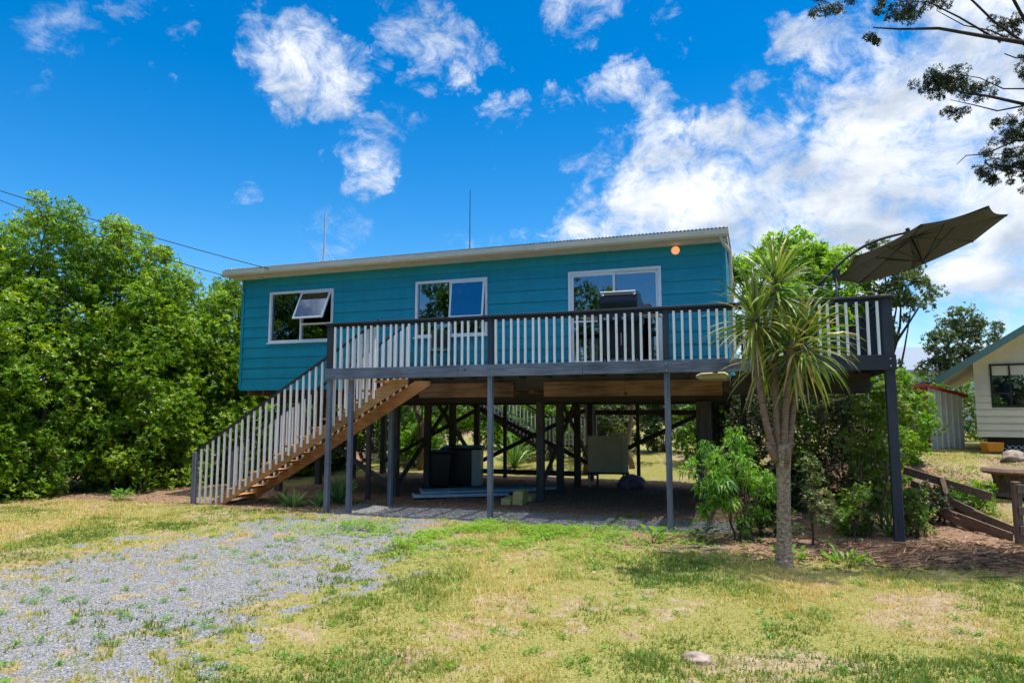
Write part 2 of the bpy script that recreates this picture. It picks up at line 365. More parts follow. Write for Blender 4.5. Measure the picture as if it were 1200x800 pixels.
def lobes_to_clumps(lobes, per, cr, rng, keep=None, inner=0.12):
    """lobes list of (cx,cy,cz,rx,ry,rz); clumps over their surface, fewer inside"""
    out = []
    L_ = np.array(lobes, float)
    for k, (cx, cy, cz, rx, ry, rz) in enumerate(lobes):
        n = max(4, int(per*(rx*rz+ry*rz+rx*ry)/3))
        d = rand_dirs(n, rng)
        s = np.where(rng.random(n) < inner, rng.random(n)*0.6+0.2, 0.86+0.2*rng.random(n))
        p = np.array([cx, cy, cz])+d*np.array([rx, ry, rz])*s[:, None]
        ok = np.ones(n, bool)
        for q, l in enumerate(L_):
            if q == k: continue
            dd = np.sum(((p-l[:3])/l[3:])**2, 1)
            ok &= ~((dd < 0.45) & (rng.random(n) < 0.9))
        p = p[ok]
        out.append(np.c_[p, cr*(0.6+0.8*rng.random(len(p)))])
    c = np.concatenate(out)
    if keep is not None: c = c[keep(c)]
    return c
def trunk_mb(pts, r0, r1, n=9, mb=None):
    mb = mb or MB()
    k = len(pts); mb.tube(pts, [r0+(r1-r0)*(i/(k-1))**0.8 for i in range(k)], n); return mb
def wob(a, b, n, amp, rng):
    a = np.array(a, float); b = np.array(b, float)
    out = []
    for i in range(n+1):
        t = i/n; p = a*(1-t)+b*t
        if 0 < i < n: p = p + rng.normal(0, amp, 3)*np.array([1, 1, 0.5])
        out.append(tuple(p))
    return out
def make_tree(name, x, y, lobes, per, cr, whorls, leaves, ln, wd, mat, bark, label, cat, seed, group=None,
              trunk_r=0.12, limb_r=0.04, tint0=0.0, up=0.5, droop=0.0, stems=1, spread=0.9, inner=0.12, base_z=None, stem_spread=0.15, keep=None, tvar=0.16, shell=0.55):
    """lobes are local to the base of the tree"""
    rng = np.random.default_rng(seed)
    z = tz(x, y) if base_z is None else base_z
    t = empty(name, (x, y, z-0.03), label=label, cat=cat, group=group)
    cl = lobes_to_clumps(lobes, per, cr, rng, keep=keep, inner=inner)
    Q, ti = foliage(cl, whorls, leaves, ln, wd, rng, up=up, droop=droop, tint0=tint0, spread=spread, tvar=tvar, shell=shell)
    ok = Q[:, :, 2].min(1) > 0.03
    fast_mesh('crown', Q[ok], 4, mat, parent=t, tint=ti[ok])
    L_ = np.array(lobes, float)
    zc = L_[:, 2].mean()
    mb = MB()
    for s in range(stems):
        a = 2*math.pi*s/max(stems, 1)+seed
        bx = 0 if stems == 1 else stem_spread*math.cos(a); by = 0 if stems == 1 else stem_spread*math.sin(a)
        top = (L_[:, 0].mean()*0.6+bx*3, L_[:, 1].mean()*0.6+by*3, max(zc, 0.3)*0.9)
        tp = wob((bx, by, -0.05), top, 5, 0.03*max(zc, 0.4), rng)
        trunk_mb(tp, trunk_r*(1 if stems == 1 else 0.7), trunk_r*0.45, mb=mb)
        for k, l in enumerate(lobes):
            if stems > 1 and k % stems != s: continue
            st = tp[min(len(tp)-1, 2+k % 4)]
            trunk_mb(wob(st, (l[0], l[1], l[2]+l[5]*0.3), 4, 0.05*max(l[3], .3), rng), limb_r, limb_r*0.3, 6, mb=mb)
    # twigs out to a sample of the clumps
    for c in cl[rng.permutation(len(cl))[:min(70, len(cl))]]:
        k = int(np.argmin(np.sum((L_[:, :3]-c[:3])**2, 1))); l = lobes[k]
        mb.tube(wob((l[0], l[1], l[2]), c[:3], 3, 0.04, rng), [limb_r*0.35, limb_r*0.3, limb_r*0.22, limb_r*0.12], 4, cap=False)
    mb.build('trunk', bark, parent=t, smooth=True)
    return t
def blades(name, roots, dirs, length, width, mat, parent, rng, droop=0.6, segs=5, tint0=0.5, tvar=0.2, fold=0.15):
    """strap leaves bending under gravity; roots,dirs (n,3)"""
    n = len(roots); pos = roots.copy(); d = norm(dirs); length = np.asarray(length); step = length/segs
    rows = [pos.copy()]; ds = [d.copy()]
    for s in range(segs):
        pos = pos + d*step[:, None]; d = norm(d + np.array([0, 0, -1.0])*(droop*(0.4+s*0.55)/segs)*(1+0.0*length[:, None]))
        rows.append(pos.copy()); ds.append(d.copy())
    prof = [0.45, 0.9, 1.0, 0.85, 0.55, 0.03] if segs == 5 else list(np.interp(np.linspace(0, 1, segs+1), [0, .3, .7, 1], [.5, 1, .8, .03]))
    quads = []
    side0 = norm(np.cross(dirs, np.array([0, 0, 1.0])) + rng.normal(0, 0.35, (n, 3)))
    for s in range(segs):
        w0 = width*prof[s]*0.5; w1 = width*prof[s+1]*0.5
        quads.append(np.stack([rows[s]-side0*w0, rows[s]+side0*w0, rows[s+1]+side0*w1, rows[s+1]-side0*w1], axis=1))
    Q = np.concatenate(quads)
    ti = np.clip(rng.normal(tint0, tvar, n), 0, 1)
    tipb = np.concatenate([np.clip(ti + (s/segs)**3*0.15, 0, 1) for s in range(segs)])
    return fast_mesh(name, Q, 4, mat, parent=parent, tint=tipb)

# =================================================================== GROUND
GRAV = [(-7.3, 9.4), (-6.1, 10.5), (-5.3, 11.9), (-4.6, 13.6), (-3.2, 14.4), (-0.9, 13.7), (-1.3, 12.7), (-2.0, 11.1), (-2.3, 9.5), (-2.6, 8.1), (-2.8, 6.9), (-2.9, 5.4), (-3.4, 2.0), (-9.0, 2.0), (-8.6, 6.5)]
def poly_sd(x, y, poly):
    """signed distance, negative inside"""
    x = np.asarray(x, float); y = np.asarray(y, float)
    d = np.full(x.shape, 1e9); inside = np.zeros(x.shape, bool)
    n = len(poly)
    for i in range(n):
        ax, ay = poly[i]; bx, by = poly[(i+1) % n]
        ex, ey = bx-ax, by-ay
        t = np.clip(((x-ax)*ex+(y-ay)*ey)/(ex*ex+ey*ey), 0, 1)
        d = np.minimum(d, np.hypot(x-ax-ex*t, y-ay-ey*t))
        c = ((ay > y) != (by > y)) & (x < (bx-ax)*(y-ay)/((by-ay) if by != ay else 1e-9)+ax)
        inside ^= c
    return np.where(inside, -d, d)
def masks(x, y):
    """gravel, grass, mulch in 0..1 (plan view patches of the yard)"""
    u, w = to_uw(x, y)
    nz = fbm(x*0.9, y*0.9, 3)-0.5; nf = fbm(x*3.1, y*3.1, 11)-0.5; nff = fbm(x*9, y*9, 23, 3)-0.5
    sd = poly_sd(x, y, GRAV)
    g = sstep(0.55, -0.75, sd + nz*2.8 + nf*2.4 + nff*2.6)*(1-0.6*sstep(.06, .2, nff*.8+nf*.5))
    # weeds creeping across the drive
    g = g*(1-0.85*sstep(0.08, 0.22, nf*0.8+nz*0.5+nff*.35)*sstep(-2.6, -0.3, sd))
    strip = sstep(-0.15, 0.1, u+0.0)*sstep(9.2, 7.2, u)*sstep(-0.25, 0.02, w+nf*0.4)*sstep(1.75, 1.3, w+nf*0.5)
    g = np.maximum(g, strip)
    mul = sstep(5.3, 6.6, u+nz*1.5)*sstep(-2.1, -1.2, w+nz*1.6+nf*0.5)*sstep(13, 12.2, u)*sstep(7.5, 6, w)
    mul = np.maximum(mul, sstep(1.3, 1.7, w)*sstep(9.4, 8.6, w+nz)*sstep(-4.2, -3.6, u+nz)*sstep(12, 11, u))
    bed = sstep(-4.6, -3.6, u+nz)*sstep(0.2, -0.3, u)*sstep(-0.5, -0.1, w+nz*1.2)*sstep(2.5, 2, w)
    mul = np.maximum(mul, bed*0.9)
    slope = sstep(7.6, 8.3, x)*sstep(11.5, 12.2, y)*sstep(18.5, 16.5, y)*sstep(0.72, 0.5, nz+0.5)*.6
    mul = np.maximum(mul, slope*0.9)
    mul = np.maximum(mul, 0.9*sstep(-8.0, -8.6, x - 0.15*(y-12)+nz*1.2)*sstep(16.2, 16.9, y+0.25*(x+10)))
    mul = mul*(1-g)
    # bare dry patches in the lawn
    dry = sstep(-0.06, 0.24, nz*0.7+nf*0.55+nff*.4)
    dry = np.maximum(dry, 0.9*sstep(0.75, 0.3, np.hypot((x-2.2)/1.3, (y-5.9)/0.55)+nf))
    dry = np.maximum(dry, 0.8*sstep(1.0, 0.5, np.hypot((x-4.1)/0.9, (y-7.0)/0.8)+nf))
    dry = np.maximum(dry, 0.9*sstep(1.0, 0.5, np.hypot((x+6.2)/0.8, (y-14.2)/0.7)+nf))
    dry = np.maximum(dry, 0.8*sstep(1.0, 0.5, np.hypot((x+0.8)/0.7, (y-10.9)/0.5)+nf))
    grass = (1-g)*(1-mul)*(1-0.82*dry)
    return g, np.clip(grass, 0, 1), np.clip(mul, 0, 1), np.clip(dry*(1-g)*(1-mul), 0, 1)
def axis(lo, hi, step, far):
    a = list(np.arange(lo, hi+1e-6, step)); s = step; x = hi; r = []
    while x < far: s *= 1.25; x += s; r.append(x)
    s = step; x = lo; l = []
    while x > -far: s *= 1.25; x -= s; l.append(x)
    return np.array(l[::-1]+a+r)
xs = axis(-14, 12, 0.07, 420); ys = axis(3.5, 20, 0.07, 420)
GX, GY = np.meshgrid(xs, ys)
g_, gr_, mu_, dr_ = masks(GX, GY)
near = sstep(60, 30, np.hypot(GX, GY-10))
GZ = terrain(GX, GY)+near*((fbm(GX*0.8, GY*0.8, 5)-0.5)*0.07+(fbm(GX*5, GY*5, 9, 3)-0.5)*0.03+(fbm(GX*14, GY*14, 31, 2)-0.5)*0.022*(0.4+g_*0.3+mu_*1.2))
nx, ny = len(xs), len(ys)
me = D.meshes.new('ground')
me.vertices.add(nx*ny); me.vertices.foreach_set('co', np.stack([GX, GY, GZ], -1).reshape(-1).astype(np.float32))
i0 = (np.arange(ny-1)[:, None]*nx+np.arange(nx-1)[None, :]).reshape(-1)
F = np.stack([i0, i0+1, i0+1+nx, i0+nx], 1).astype(np.int32)
me.loops.add(F.size); me.loops.foreach_set('vertex_index', F.reshape(-1))
me.polygons.add(len(F)); me.polygons.foreach_set('loop_start', np.arange(0, F.size, 4, dtype=np.int32)); me.polygons.foreach_set('loop_total', np.full(len(F), 4, dtype=np.int32))
me.polygons.foreach_set('use_smooth', np.ones(len(F), bool))
for nm, arr in (('gravel', g_), ('grassy', gr_), ('mulch', mu_), ('dry', dr_)):
    a = me.attributes.new(nm, 'FLOAT', 'POINT'); a.data.foreach_set('value', arr.reshape(-1).astype(np.float32))
me.update(calc_edges=True)
ground = D.objects.new('ground', me); col.objects.link(ground); tag(ground, 'patchy yard ground of dry lawn, blue grey gravel and bark mulch', 'ground', kind='structure')
m, nt, b = new_mat('yard_ground')
tc = N(nt, 'ShaderNodeTexCoord')
def noise(scale, det=5, rough=0.6):
    n = N(nt, 'ShaderNodeTexNoise'); n.inputs['Scale'].default_value = scale; n.inputs['Detail'].default_value = det
    n.inputs['Roughness'].default_value = rough; L(nt, tc.outputs['Object'], n.inputs['Vector']); return n
def attr(nm): return N(nt, 'ShaderNodeAttribute', attribute_name=nm).outputs['Fac']
n1 = noise(7, 8, .75); n2 = noise(38, 5, .7); n3 = noise(1.3, 4)
soil = ramp(nt, [(0.3, (0.17, 0.12, 0.075)), (0.5, (0.36, 0.27, 0.17)), (0.7, (0.50, 0.40, 0.28))]); L(nt, n1.outputs['Fac'], soil.inputs['Fac'])
turf = ramp(nt, [(0.25, (0.08, 0.11, 0.028)), (0.42, (0.19, 0.21, 0.05)), (0.58, (0.36, 0.31, 0.10)), (0.75, (0.46, 0.36, 0.19))]); L(nt, n2.outputs['Fac'], turf.inputs['Fac'])
vor = N(nt, 'ShaderNodeTexVoronoi'); vor.inputs['Scale'].default_value = 80; L(nt, tc.outputs['Object'], vor.inputs['Vector'])
sepv = N(nt, 'ShaderNodeSeparateColor'); L(nt, vor.outputs['Color'], sepv.inputs[0])
grv = ramp(nt, [(0.0, (0.10, 0.105, 0.115)), (0.5, (0.22, 0.225, 0.245)), (0.85, (0.34, 0.34, 0.35)), (1, (0.50, 0.43, 0.36))]); L(nt, sepv.outputs[0], grv.inputs['Fac'])
mch = ramp(nt, [(0.3, (0.10, 0.055, 0.035)), (0.5, (0.30, 0.18, 0.115)), (0.72, (0.52, 0.36, 0.25))])
n4 = noise(24, 6, .8); L(nt, n4.outputs['Fac'], mch.inputs['Fac'])
def mixc(a, b_, f):
    x = N(nt, 'ShaderNodeMix', data_type='RGBA'); L(nt, f, x.inputs['Factor']); L(nt, a, x.inputs['A']); L(nt, b_, x.inputs['B']); return x.outputs['Result']
def sharpen(f, lo=0.3, hi=0.7, amt=0.5):
    ad = N(nt, 'ShaderNodeMath', operation='MULTIPLY_ADD'); ad.inputs[1].default_value = amt
    sb = N(nt, 'ShaderNodeMath', operation='SUBTRACT'); sb.inputs[1].default_value = 0.5; L(nt, n2.outputs['Fac'], sb.inputs[0])
    L(nt, sb.outputs[0], ad.inputs[0]); L(nt, f, ad.inputs[2])
    mr = N(nt, 'ShaderNodeMapRange', interpolation_type='SMOOTHSTEP'); mr.inputs[1].default_value = lo; mr.inputs[2].default_value = hi
    L(nt, ad.outputs[0], mr.inputs[0]); return mr.outputs[0]
c = mixc(soil.outputs[0], turf.outputs[0], sharpen(attr('grassy'), 0.25, 0.7, 1.6))
c = mixc(c, mch.outputs[0], sharpen(attr('mulch'), 0.3, 0.7, 1.2))
c = mixc(c, grv.outputs[0], sharpen(attr('gravel'), 0.3, 0.65, 1.5))
L(nt, c, b.inputs['Base Color']); b.inputs['Roughness'].default_value = 0.95; b.inputs['Specular IOR Level'].default_value = 0.15
bp = N(nt, 'ShaderNodeBump'); bp.inputs['Strength'].default_value = 0.7; bp.inputs['Distance'].default_value = 0.03
hm = N(nt, 'ShaderNodeMath', operation='ADD'); L(nt, n2.outputs['Fac'], hm.inputs[0]); L(nt, vor.outputs['Distance'], hm.inputs[1])
L(nt, hm.outputs[0], bp.inputs['Height']); L(nt, bp.outputs[0], b.inputs['Normal'])
ground.data.materials.append(m)

def gz_at(x, y):
    g, gr, mu, dr = masks(x, y)
    return terrain(x, y)+(fbm(x*0.8, y*0.8, 5)-0.5)*0.07+(fbm(x*5, y*5, 9, 3)-0.5)*0.03

# lawn blades, gravel stones, dry litter: nobody could count them
def scatter(n, x0, x1, y0, y1, rng, power=1.0):
    y = y0+(y1-y0)*rng.random(n)**power
    x = x0+(x1-x0)*rng.random(n)
    return x, y
def view_cull(x, y, m=0.85):
    return np.abs(x) < y*m+0.8
rng = np.random.default_rng(21)
x, y = scatter(330000, -13, 12, 4.2, 20, rng, 1.5)
ok = view_cull(x, y); x, y = x[ok], y[ok]
g, gr, mu, dr = masks(x, y)
patch = fbm(x*1.7, y*1.7, 77)
p = gr*(0.3+0.7*sstep(0.35, 0.6, patch)) + 0.30*dr + 0.03*g
u_, w_ = to_uw(x, y)
ok = rng.random(len(x)) < p*np.clip(1.25-y/26, 0.3, 1)
x, y, patch, dr, gr = x[ok], y[ok], patch[ok], dr[ok], gr[ok]
z = gz_at(x, y)-0.005
nb = 3
X = np.repeat(x, nb)+rng.normal(0, 0.018, len(x)*nb); Y = np.repeat(y, nb)+rng.normal(0, 0.018, len(x)*nb); Z = np.repeat(z, nb)
n = len(X); a = rng.random(n)*2*np.pi; lean = rng.random(n)*0.9+0.15
hgt = (0.016+0.034*rng.random(n))*(0.3+1.6*np.repeat(patch, nb))
dx, dy = np.cos(a), np.sin(a); wv = 0.0038+0.003*rng.random(n)+0.0004*Y
root = np.stack([X, Y, Z], 1); tip = root+np.stack([dx*lean*hgt, dy*lean*hgt, hgt], 1)
sd_ = np.stack([-dy, dx, 0*dx], 1)*wv[:, None]
big = fbm(X*0.55, Y*0.55, 91)
tint = np.clip(0.38+0.25*np.repeat(dr, nb)+(0.5-big)*2.1+(0.5-np.repeat(patch, nb))*0.9+rng.normal(0, 0.17, n), 0, 1)
o = fast_mesh('lawn_grass', np.stack([root-sd_, root+sd_, tip], 1), 3, M['grass'], tint=tint)
tag(o, 'short patchy yellow green lawn grass across the front yard', 'grass', kind='stuff')

# gravel stones: squashed tetra-like chips
x, y = scatter(210000, -11, 6, 4.5, 16, rng, 1.4)
ok = view_cull(x, y); x, y = x[ok], y[ok]
g, gr, mu, dr = masks(x, y)
ok = rng.random(len(x)) < g*0.9+0.02; x, y = x[ok], y[ok]; z = gz_at(x, y)
n = len(x); s = 0.004+0.007*rng.random(n)**2.5
c0 = np.stack([x, y, z+s*0.3], 1)
dirs = rand_dirs(n*4, rng).reshape(n, 4, 3); base = np.array([[1, 1, 1], [-1, -1, 1], [-1, 1, -1], [1, -1, -1]])/1.73
vv = c0[:, None, :]+(base[None]+0.35*dirs)*s[:, None, None]*np.array([1, 1, 0.7])
tri = np.concatenate([vv[:, [0, 1, 2]], vv[:, [0, 3, 1]], vv[:, [0, 2, 3]], vv[:, [1, 3, 2]]])
o = fast_mesh('gravel_chips', tri, 3, M['stones'], tint=np.tile(rng.random(n), 4))
tag(o, 'loose blue grey gravel chips covering the driveway', 'gravel', kind='stuff')

x, y = scatter(60000, -12, 13, 9, 22, rng, 1.2)
ok = view_cull(x, y); x, y = x[ok], y[ok]
g, gr, mu, dr = masks(x, y)
ok = rng.random(len(x)) < mu*0.75+dr*0.12+0.01; x, y = x[ok], y[ok]; z = gz_at(x, y)+0.008
n = len(x); a = rng.random(n)*2*np.pi
dr3 = np.stack([np.cos(a), np.sin(a), rng.normal(0, 0.25, n)], 1); nn = np.stack([rng.normal(0, .4, n), rng.normal(0, .4, n), np.ones(n)], 1)
Q = leaf_quads(np.stack([x, y, z], 1), dr3, nn, 0.03+0.07*rng.random(n)**2, 0.012+0.02*rng.random(n))
o = fast_mesh('leaf_litter', Q, 4, M['litter'], tint=rng.random(n))
tag(o, 'dry brown leaves and bark chips covering the bare garden beds', 'leaf litter', kind='stuff')

# =================================================================== HOUSE
WF = 1.90                       # front wall plane (w)
HU0, HU1, HW1 = -3.95, 8.08, 9.0
ZB, ZT = 2.73, 5.72
OPEN = [(-3.09, -1.19, 3.88, 5.18), (1.08, 2.90, 3.87, 5.19), (4.80, 6.80, 3.10, 5.17)]
house = empty('raised_house', W(0, 0, 0), ANG, label='long teal blue weatherboard house raised on dark timber piles', cat='house')
def clad(u0, u1, z0, z1, holes, pitch=0.262, lap=0.024):
    """lapped boards in front of y=0, facing -y, cut round the openings"""
    mb = MB()
    zs = sorted(set([z0, z1]+[h[2] for h in holes]+[h[3] for h in holes]+list(np.arange(z0, z1, pitch))))
    zs = [z for z in zs if z0 <= z <= z1+1e-6]
    for a, b_ in zip(zs[:-1], zs[1:]):
        if b_-a < 1e-4: continue
        k = math.floor((a+1e-5-z0)/pitch); base = z0+k*pitch
        off = lambda z: -(lap-lap*.75*(z-base)/pitch)
        cuts = sorted([(h[0], h[1]) for h in holes if h[2] < (a+b_)/2 < h[3]])
        x = u0
        for c0, c1 in cuts+[(u1, u1)]:
            if c0-x > 1e-3:
                mb._add([(x, 0, a), (c0, 0, a), (c0, off(a), a), (x, off(a), a), (x, 0, b_), (c0, 0, b_), (c0, off(b_), b_), (x, off(b_), b_)],
                        [(3, 2, 6, 7), (0, 1, 2, 3), (0, 3, 7, 4), (1, 5, 6, 2), (4, 7, 6, 5)])
            x = c1
    return mb
cl = clad(HU0, HU1, ZB, ZT, OPEN)
for v in range(len(cl.v)): x, y, z = cl.v[v]; cl.v[v] = (x, y+WF, z)
cl.build('wall', M['teal'], house)
mb = MB()      # side and rear walls
mb.box(HU0, HU0+0.1, WF+0.11, HW1, ZB, ZT); mb.box(HU1-0.1, HU1, WF+0.11, HW1, ZB, ZT+0.0); mb.box(HU0+0.11, HU1-0.11, HW1-0.1, HW1, ZB, ZT)
for k in range(12):
    for uu in (HU0-0.02, HU1):
        mb.prism([(uu, ZB+k*.25), (uu+.02, ZB+k*.25), (uu+.02, ZB+k*.25+.244)] if uu > 0 else [(uu, ZB+k*.25), (uu+.02, ZB+k*.25), (uu+.02, ZB+k*.25+.244)], WF+0.02, HW1-.02)
mb.build('wall', M['teal'], house)
mb = MB()      # inner lining of the front wall, with the same openings
x = HU0+0.11
for (a, b_, c0, c1) in OPEN:
    mb.box(x, a, WF+0.004, WF+0.1, ZB, ZT); mb.box(a, b_, WF+0.004, WF+0.1, ZB, c0); mb.box(a, b_, WF+0.004, WF+0.1, c1, ZT); x = b_
mb.box(x, HU1-0.11, WF+0.004, WF+0.1, ZB, ZT)
mb.box(HU0+0.11, HU1-0.11, 5.0, 5.1, ZB+0.02, ZT); mb.box(0.2, 0.3, WF+0.11, 4.99, ZB+0.02, ZT); mb.box(3.9, 4.0, WF+0.11, 4.99, ZB+0.02, ZT)
mb.box(HU0+0.11, HU1-0.11, WF+0.11, HW1-0.11, 5.60, 5.66)
mb.build('inner_wall', M['interior'], house)
mb = MB(); mb.box(HU0, HU1, WF+0.03, HW1-0.02, ZB-0.035, ZB-0.004); mb.build('floor', M['underfloor'], house)
mb = MB()
mb.box(HU0, -0.1, WF-0.026, WF+0.02, ZB-0.05, ZB-0.002); mb.build('base_board', M['teal'], house)
for a_, b_ in ((1.25, 3.55), (4.25, 6.0), (6.004, 7.95)):
    mb = MB(); mb.box(a_, b_, WF-0.10, WF-0.055, 2.46, 2.78); mb.build('floor_beam', M['pinebeam'], house)
mb = MB(); mb.box(-0.05, HU1, WF-0.05, WF-0.03, 2.60, 3.0); mb.build('ledger', M['bearer'], house)
# corner boards
for a_, b_ in ((HU0-0.03, HU0+0.05), (HU1-0.05, HU1+0.02)):
    mb = MB(); mb.box(a_, b_, WF-0.034, WF-0.025, ZB-0.02, ZT-0.1); mb.build('corner_board', M['teal'], house)
# joists and bearers under the floor
mb = MB(); 
for k in range(27):
    uu = HU0+0.2+k*0.45; mb.box(uu, uu+0.045, WF+0.05, HW1-0.05, ZB-0.17, ZB-0.038)
mb.build('floor_joist', M['underfloor'], house)
for ww in (3.1, 4.9, 6.7, 8.6):
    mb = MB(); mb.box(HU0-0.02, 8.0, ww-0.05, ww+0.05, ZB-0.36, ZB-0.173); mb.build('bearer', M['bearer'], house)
mb = MB(); mb.box(HU0+.1, 8.0, 3.04, 3.048, ZB-0.171, ZB-0.04); mb.build('rim_board', M['underfloor'], house)
rp = random.Random(5)
for uu in (-3.6, -0.08, 3.75, 7.5):
    for ww in (3.1, 4.9, 6.7, 8.6):
        mb = MB(); s = 0.085 if uu < 7 else (0.15 if ww == 3.1 else 0.09)
        g = -0.1; du = rp.uniform(-.03, .03)
        mb.box(uu-s+du, uu+s+du, ww-s, ww+s, g, ZB-0.362)
        mb.build('pile', M['pile'], house, bevel=0.012)
# extra props seen between the rows
for uu, ww in ((-1.0, 8.6), (0.9, 8.6), (5.2, 8.6), (-0.3, 2.2)):
    mb = MB(); mb.box(uu-0.05, uu+0.05, ww-0.05, ww+0.05, -0.1, ZB-0.364); mb.build('prop', M['pile'], house)
for a, b_ in [((-0.08, 3.1, .22), (-0.08, 6.3, 2.3)), ((-0.08, 8.6, .5), (-0.08, 5.6, 2.35)), ((-3.6, 3.0, 2.3), (-0.1, 3.0, .25)),
              ((7.5, 8.5, 2.3), (3.75, 8.5, .5)), ((3.75, 3.1, .3), (3.75, 6.4, 2.3)), ((3.75, 8.6, .5), (3.75, 5.3, 2.3)),
              ((-0.1, 8.7, 2.3), (3.75, 8.7, .5)), ((-0.1, 8.45, .45), (3.6, 8.45, 2.2)), ((-3.6, 8.5, 0.4), (-0.08, 8.5, 2.2)), ((7.5, 3.1, 2.3), (7.5, 6.6, .4))]:
    mb = MB(); mb.bar(a, b_, 0.05, 0.13); mb.build('brace', M['pile'], house)
mb = MB(); mb.box(3.85, 7.42, 8.66, 8.71, 2.05, 2.2); mb.build('cross_rail', M['pile'], house)
mb = MB(); mb.box(-0.0, 3.66, 6.75, 6.8, 0.32, 0.46); mb.build('cross_rail', M['pile'], house)
# roof: shallow mono pitch, corrugated
RU0, RU1, RW0, RW1 = -4.22, 8.17, 1.50, 9.3
mb = MB(); n = int((RU1-RU0)/0.0125); pts = []
def zr(w): return 5.775+(w-RW0)*0.052
for k in range(n+1):
    uu = RU0+(RU1-RU0)*k/n; h = 0.011*math.sin(2*math.pi*uu/0.0762)
    pts += [(uu, RW0-0.05, zr(RW0-.05)+h), (uu, RW1, zr(RW1)+h)]
b0 = len(mb.v); mb.v += pts
for k in range(n): mb.f.append((2*k, 2*k+2, 2*k+3, 2*k+1)); mb.mi.append(0)
roof = mb.build('roof', M['roofsteel'], house, smooth=True)
mb = MB()      # fascia and gutter
mb.box(RU0+0.02, RU1-0.02, RW0+0.03, RW0+0.055, 5.575, 5.745)
mb.box(RU0+0.02, RU0+0.045, RW0+0.057, RW1-0.02, 5.6, 5.74)
mb.box(RU1-0.045, RU1-0.02, RW0+0.057, RW1-0.02, 5.6, 5.76)
mb.build('fascia', M['gutter'], house)
mb = MB(); prof = [(RW0+0.028, 5.60), (RW0+0.028, 5.74), (RW0+0.02, 5.74), (RW0+0.02, 5.61), (RW0-0.07, 5.60), (RW0-0.095, 5.64), (RW0-0.095, 5.735), (RW0-0.115, 5.735), (RW0-0.115, 5.628), (RW0-0.078, 5.588)]
mb.prismx(prof, RU0, RU1); 
for uu in (-3.0, 0.6, 4.2): mb.box(uu, uu+0.06, RW0-0.122, RW0-0.076, 5.59, 5.742)
g = mb.build('gutter', M['gutter'], house)
mb = MB(); mb.box(RU0+0.05, RU1-0.05, RW0+0.057, WF+0.002, 5.575, 5.59); mb.build('soffit', M['soffit'], house)
mb = MB(); mb.tube([(8.02, 1.44, 5.62), (8.05, 1.48, 5.50), (8.18, 1.82, 5.36), (8.19, 1.86, 5.2), (8.19, 1.87, 3.2)], 0.036, 10)
mb.build('downpipe', M['gutter'], house, smooth=True)
mb = MB(); mb.box(-3.86, -3.2, 1.62, 1.72, 5.52, 5.573); mb.tube([(-3.9, 1.66, 5.54), (-3.95, 1.75, 5.4), (-3.93, 1.86, 5.2)], .012, 6); mb.build('cable_bracket', M['gutter'], house)
# porch light
mb = MB(); mb.lathe([(0.0, 0), (0.09, 0), (0.09, 0.03), (0.0, 0.03)], 24)
o = mb.build('porch_light', M['frame_white'], house, loc=(7.11, WF-0.026, 5.47)); o.rotation_euler[0] = R(90)
mb = MB(); mb.lathe([(0.084, 0.031), (0.08, 0.055), (0.064, 0.08), (0.035, 0.095), (0.001, 0.10)], 24)
mb.build('lamp_diffuser', M['lampglow'], o, smooth=True)

def frame_mb(u0, u1, z0, z1, y0, y1, t=0.05):
    mb = MB(); mb.box(u0, u1, y0, y1, z0, z0+t); mb.box(u0, u1, y0, y1, z1-t, z1)
    mb.box(u0, u0+t, y0, y1, z0+t, z1-t); mb.box(u1-t, u1, y0, y1, z0+t, z1-t); return mb
def glass(parent, u0, u1, z0, z1, y, name='pane'):
    mb = MB(); mb.box(u0, u1, y, y+0.006, z0, z1); return mb.build(name, M['glass'], parent)
fy0, fy1 = WF-0.05, WF+0.06
# window 1: fixed left light, open awning sash top right over a low transom
u0, u1, z0, z1 = OPEN[0]
w1 = frame_mb(u0, u1, z0, z1, fy0, fy1, 0.055)
um = u0+0.96; w1.box(um-0.02, um+0.02, fy0+0.004, fy1-0.004, z0+0.055, z1-0.055); w1.box(um+0.02, u1-0.055, fy0+0.004, fy1-.004, z0+0.42, z0+0.46)
w1.box(u0-0.03, u1+0.03, fy0-0.03, fy0-0.002, z0-0.03, z0-0.003)
w1 = w1.build('window', M['frame_white'], house)
glass(w1, u0+.056, um-.021, z0+.056, z1-.056, WF+.01); glass(w1, um+.021, u1-.056, z0+.056, z0+.419, WF+.01)
sw = u1-.055-um-.02; sh = z1-.055-(z0+.46)
s = frame_mb(0, sw, -sh, 0, -0.02, 0.015, 0.04).build('awning_sash', M['frame_white'], w1, loc=(um+.02, fy0-0.002, z1-.06))
s.rotation_euler[0] = R(-26)
mb = MB(); mb.box(0.041, sw-.041, -0.004, 0.002, -sh+.041, -.041); mb.build('pane', M['glass'], w1, loc=s.location).rotation_euler[0] = R(-26)
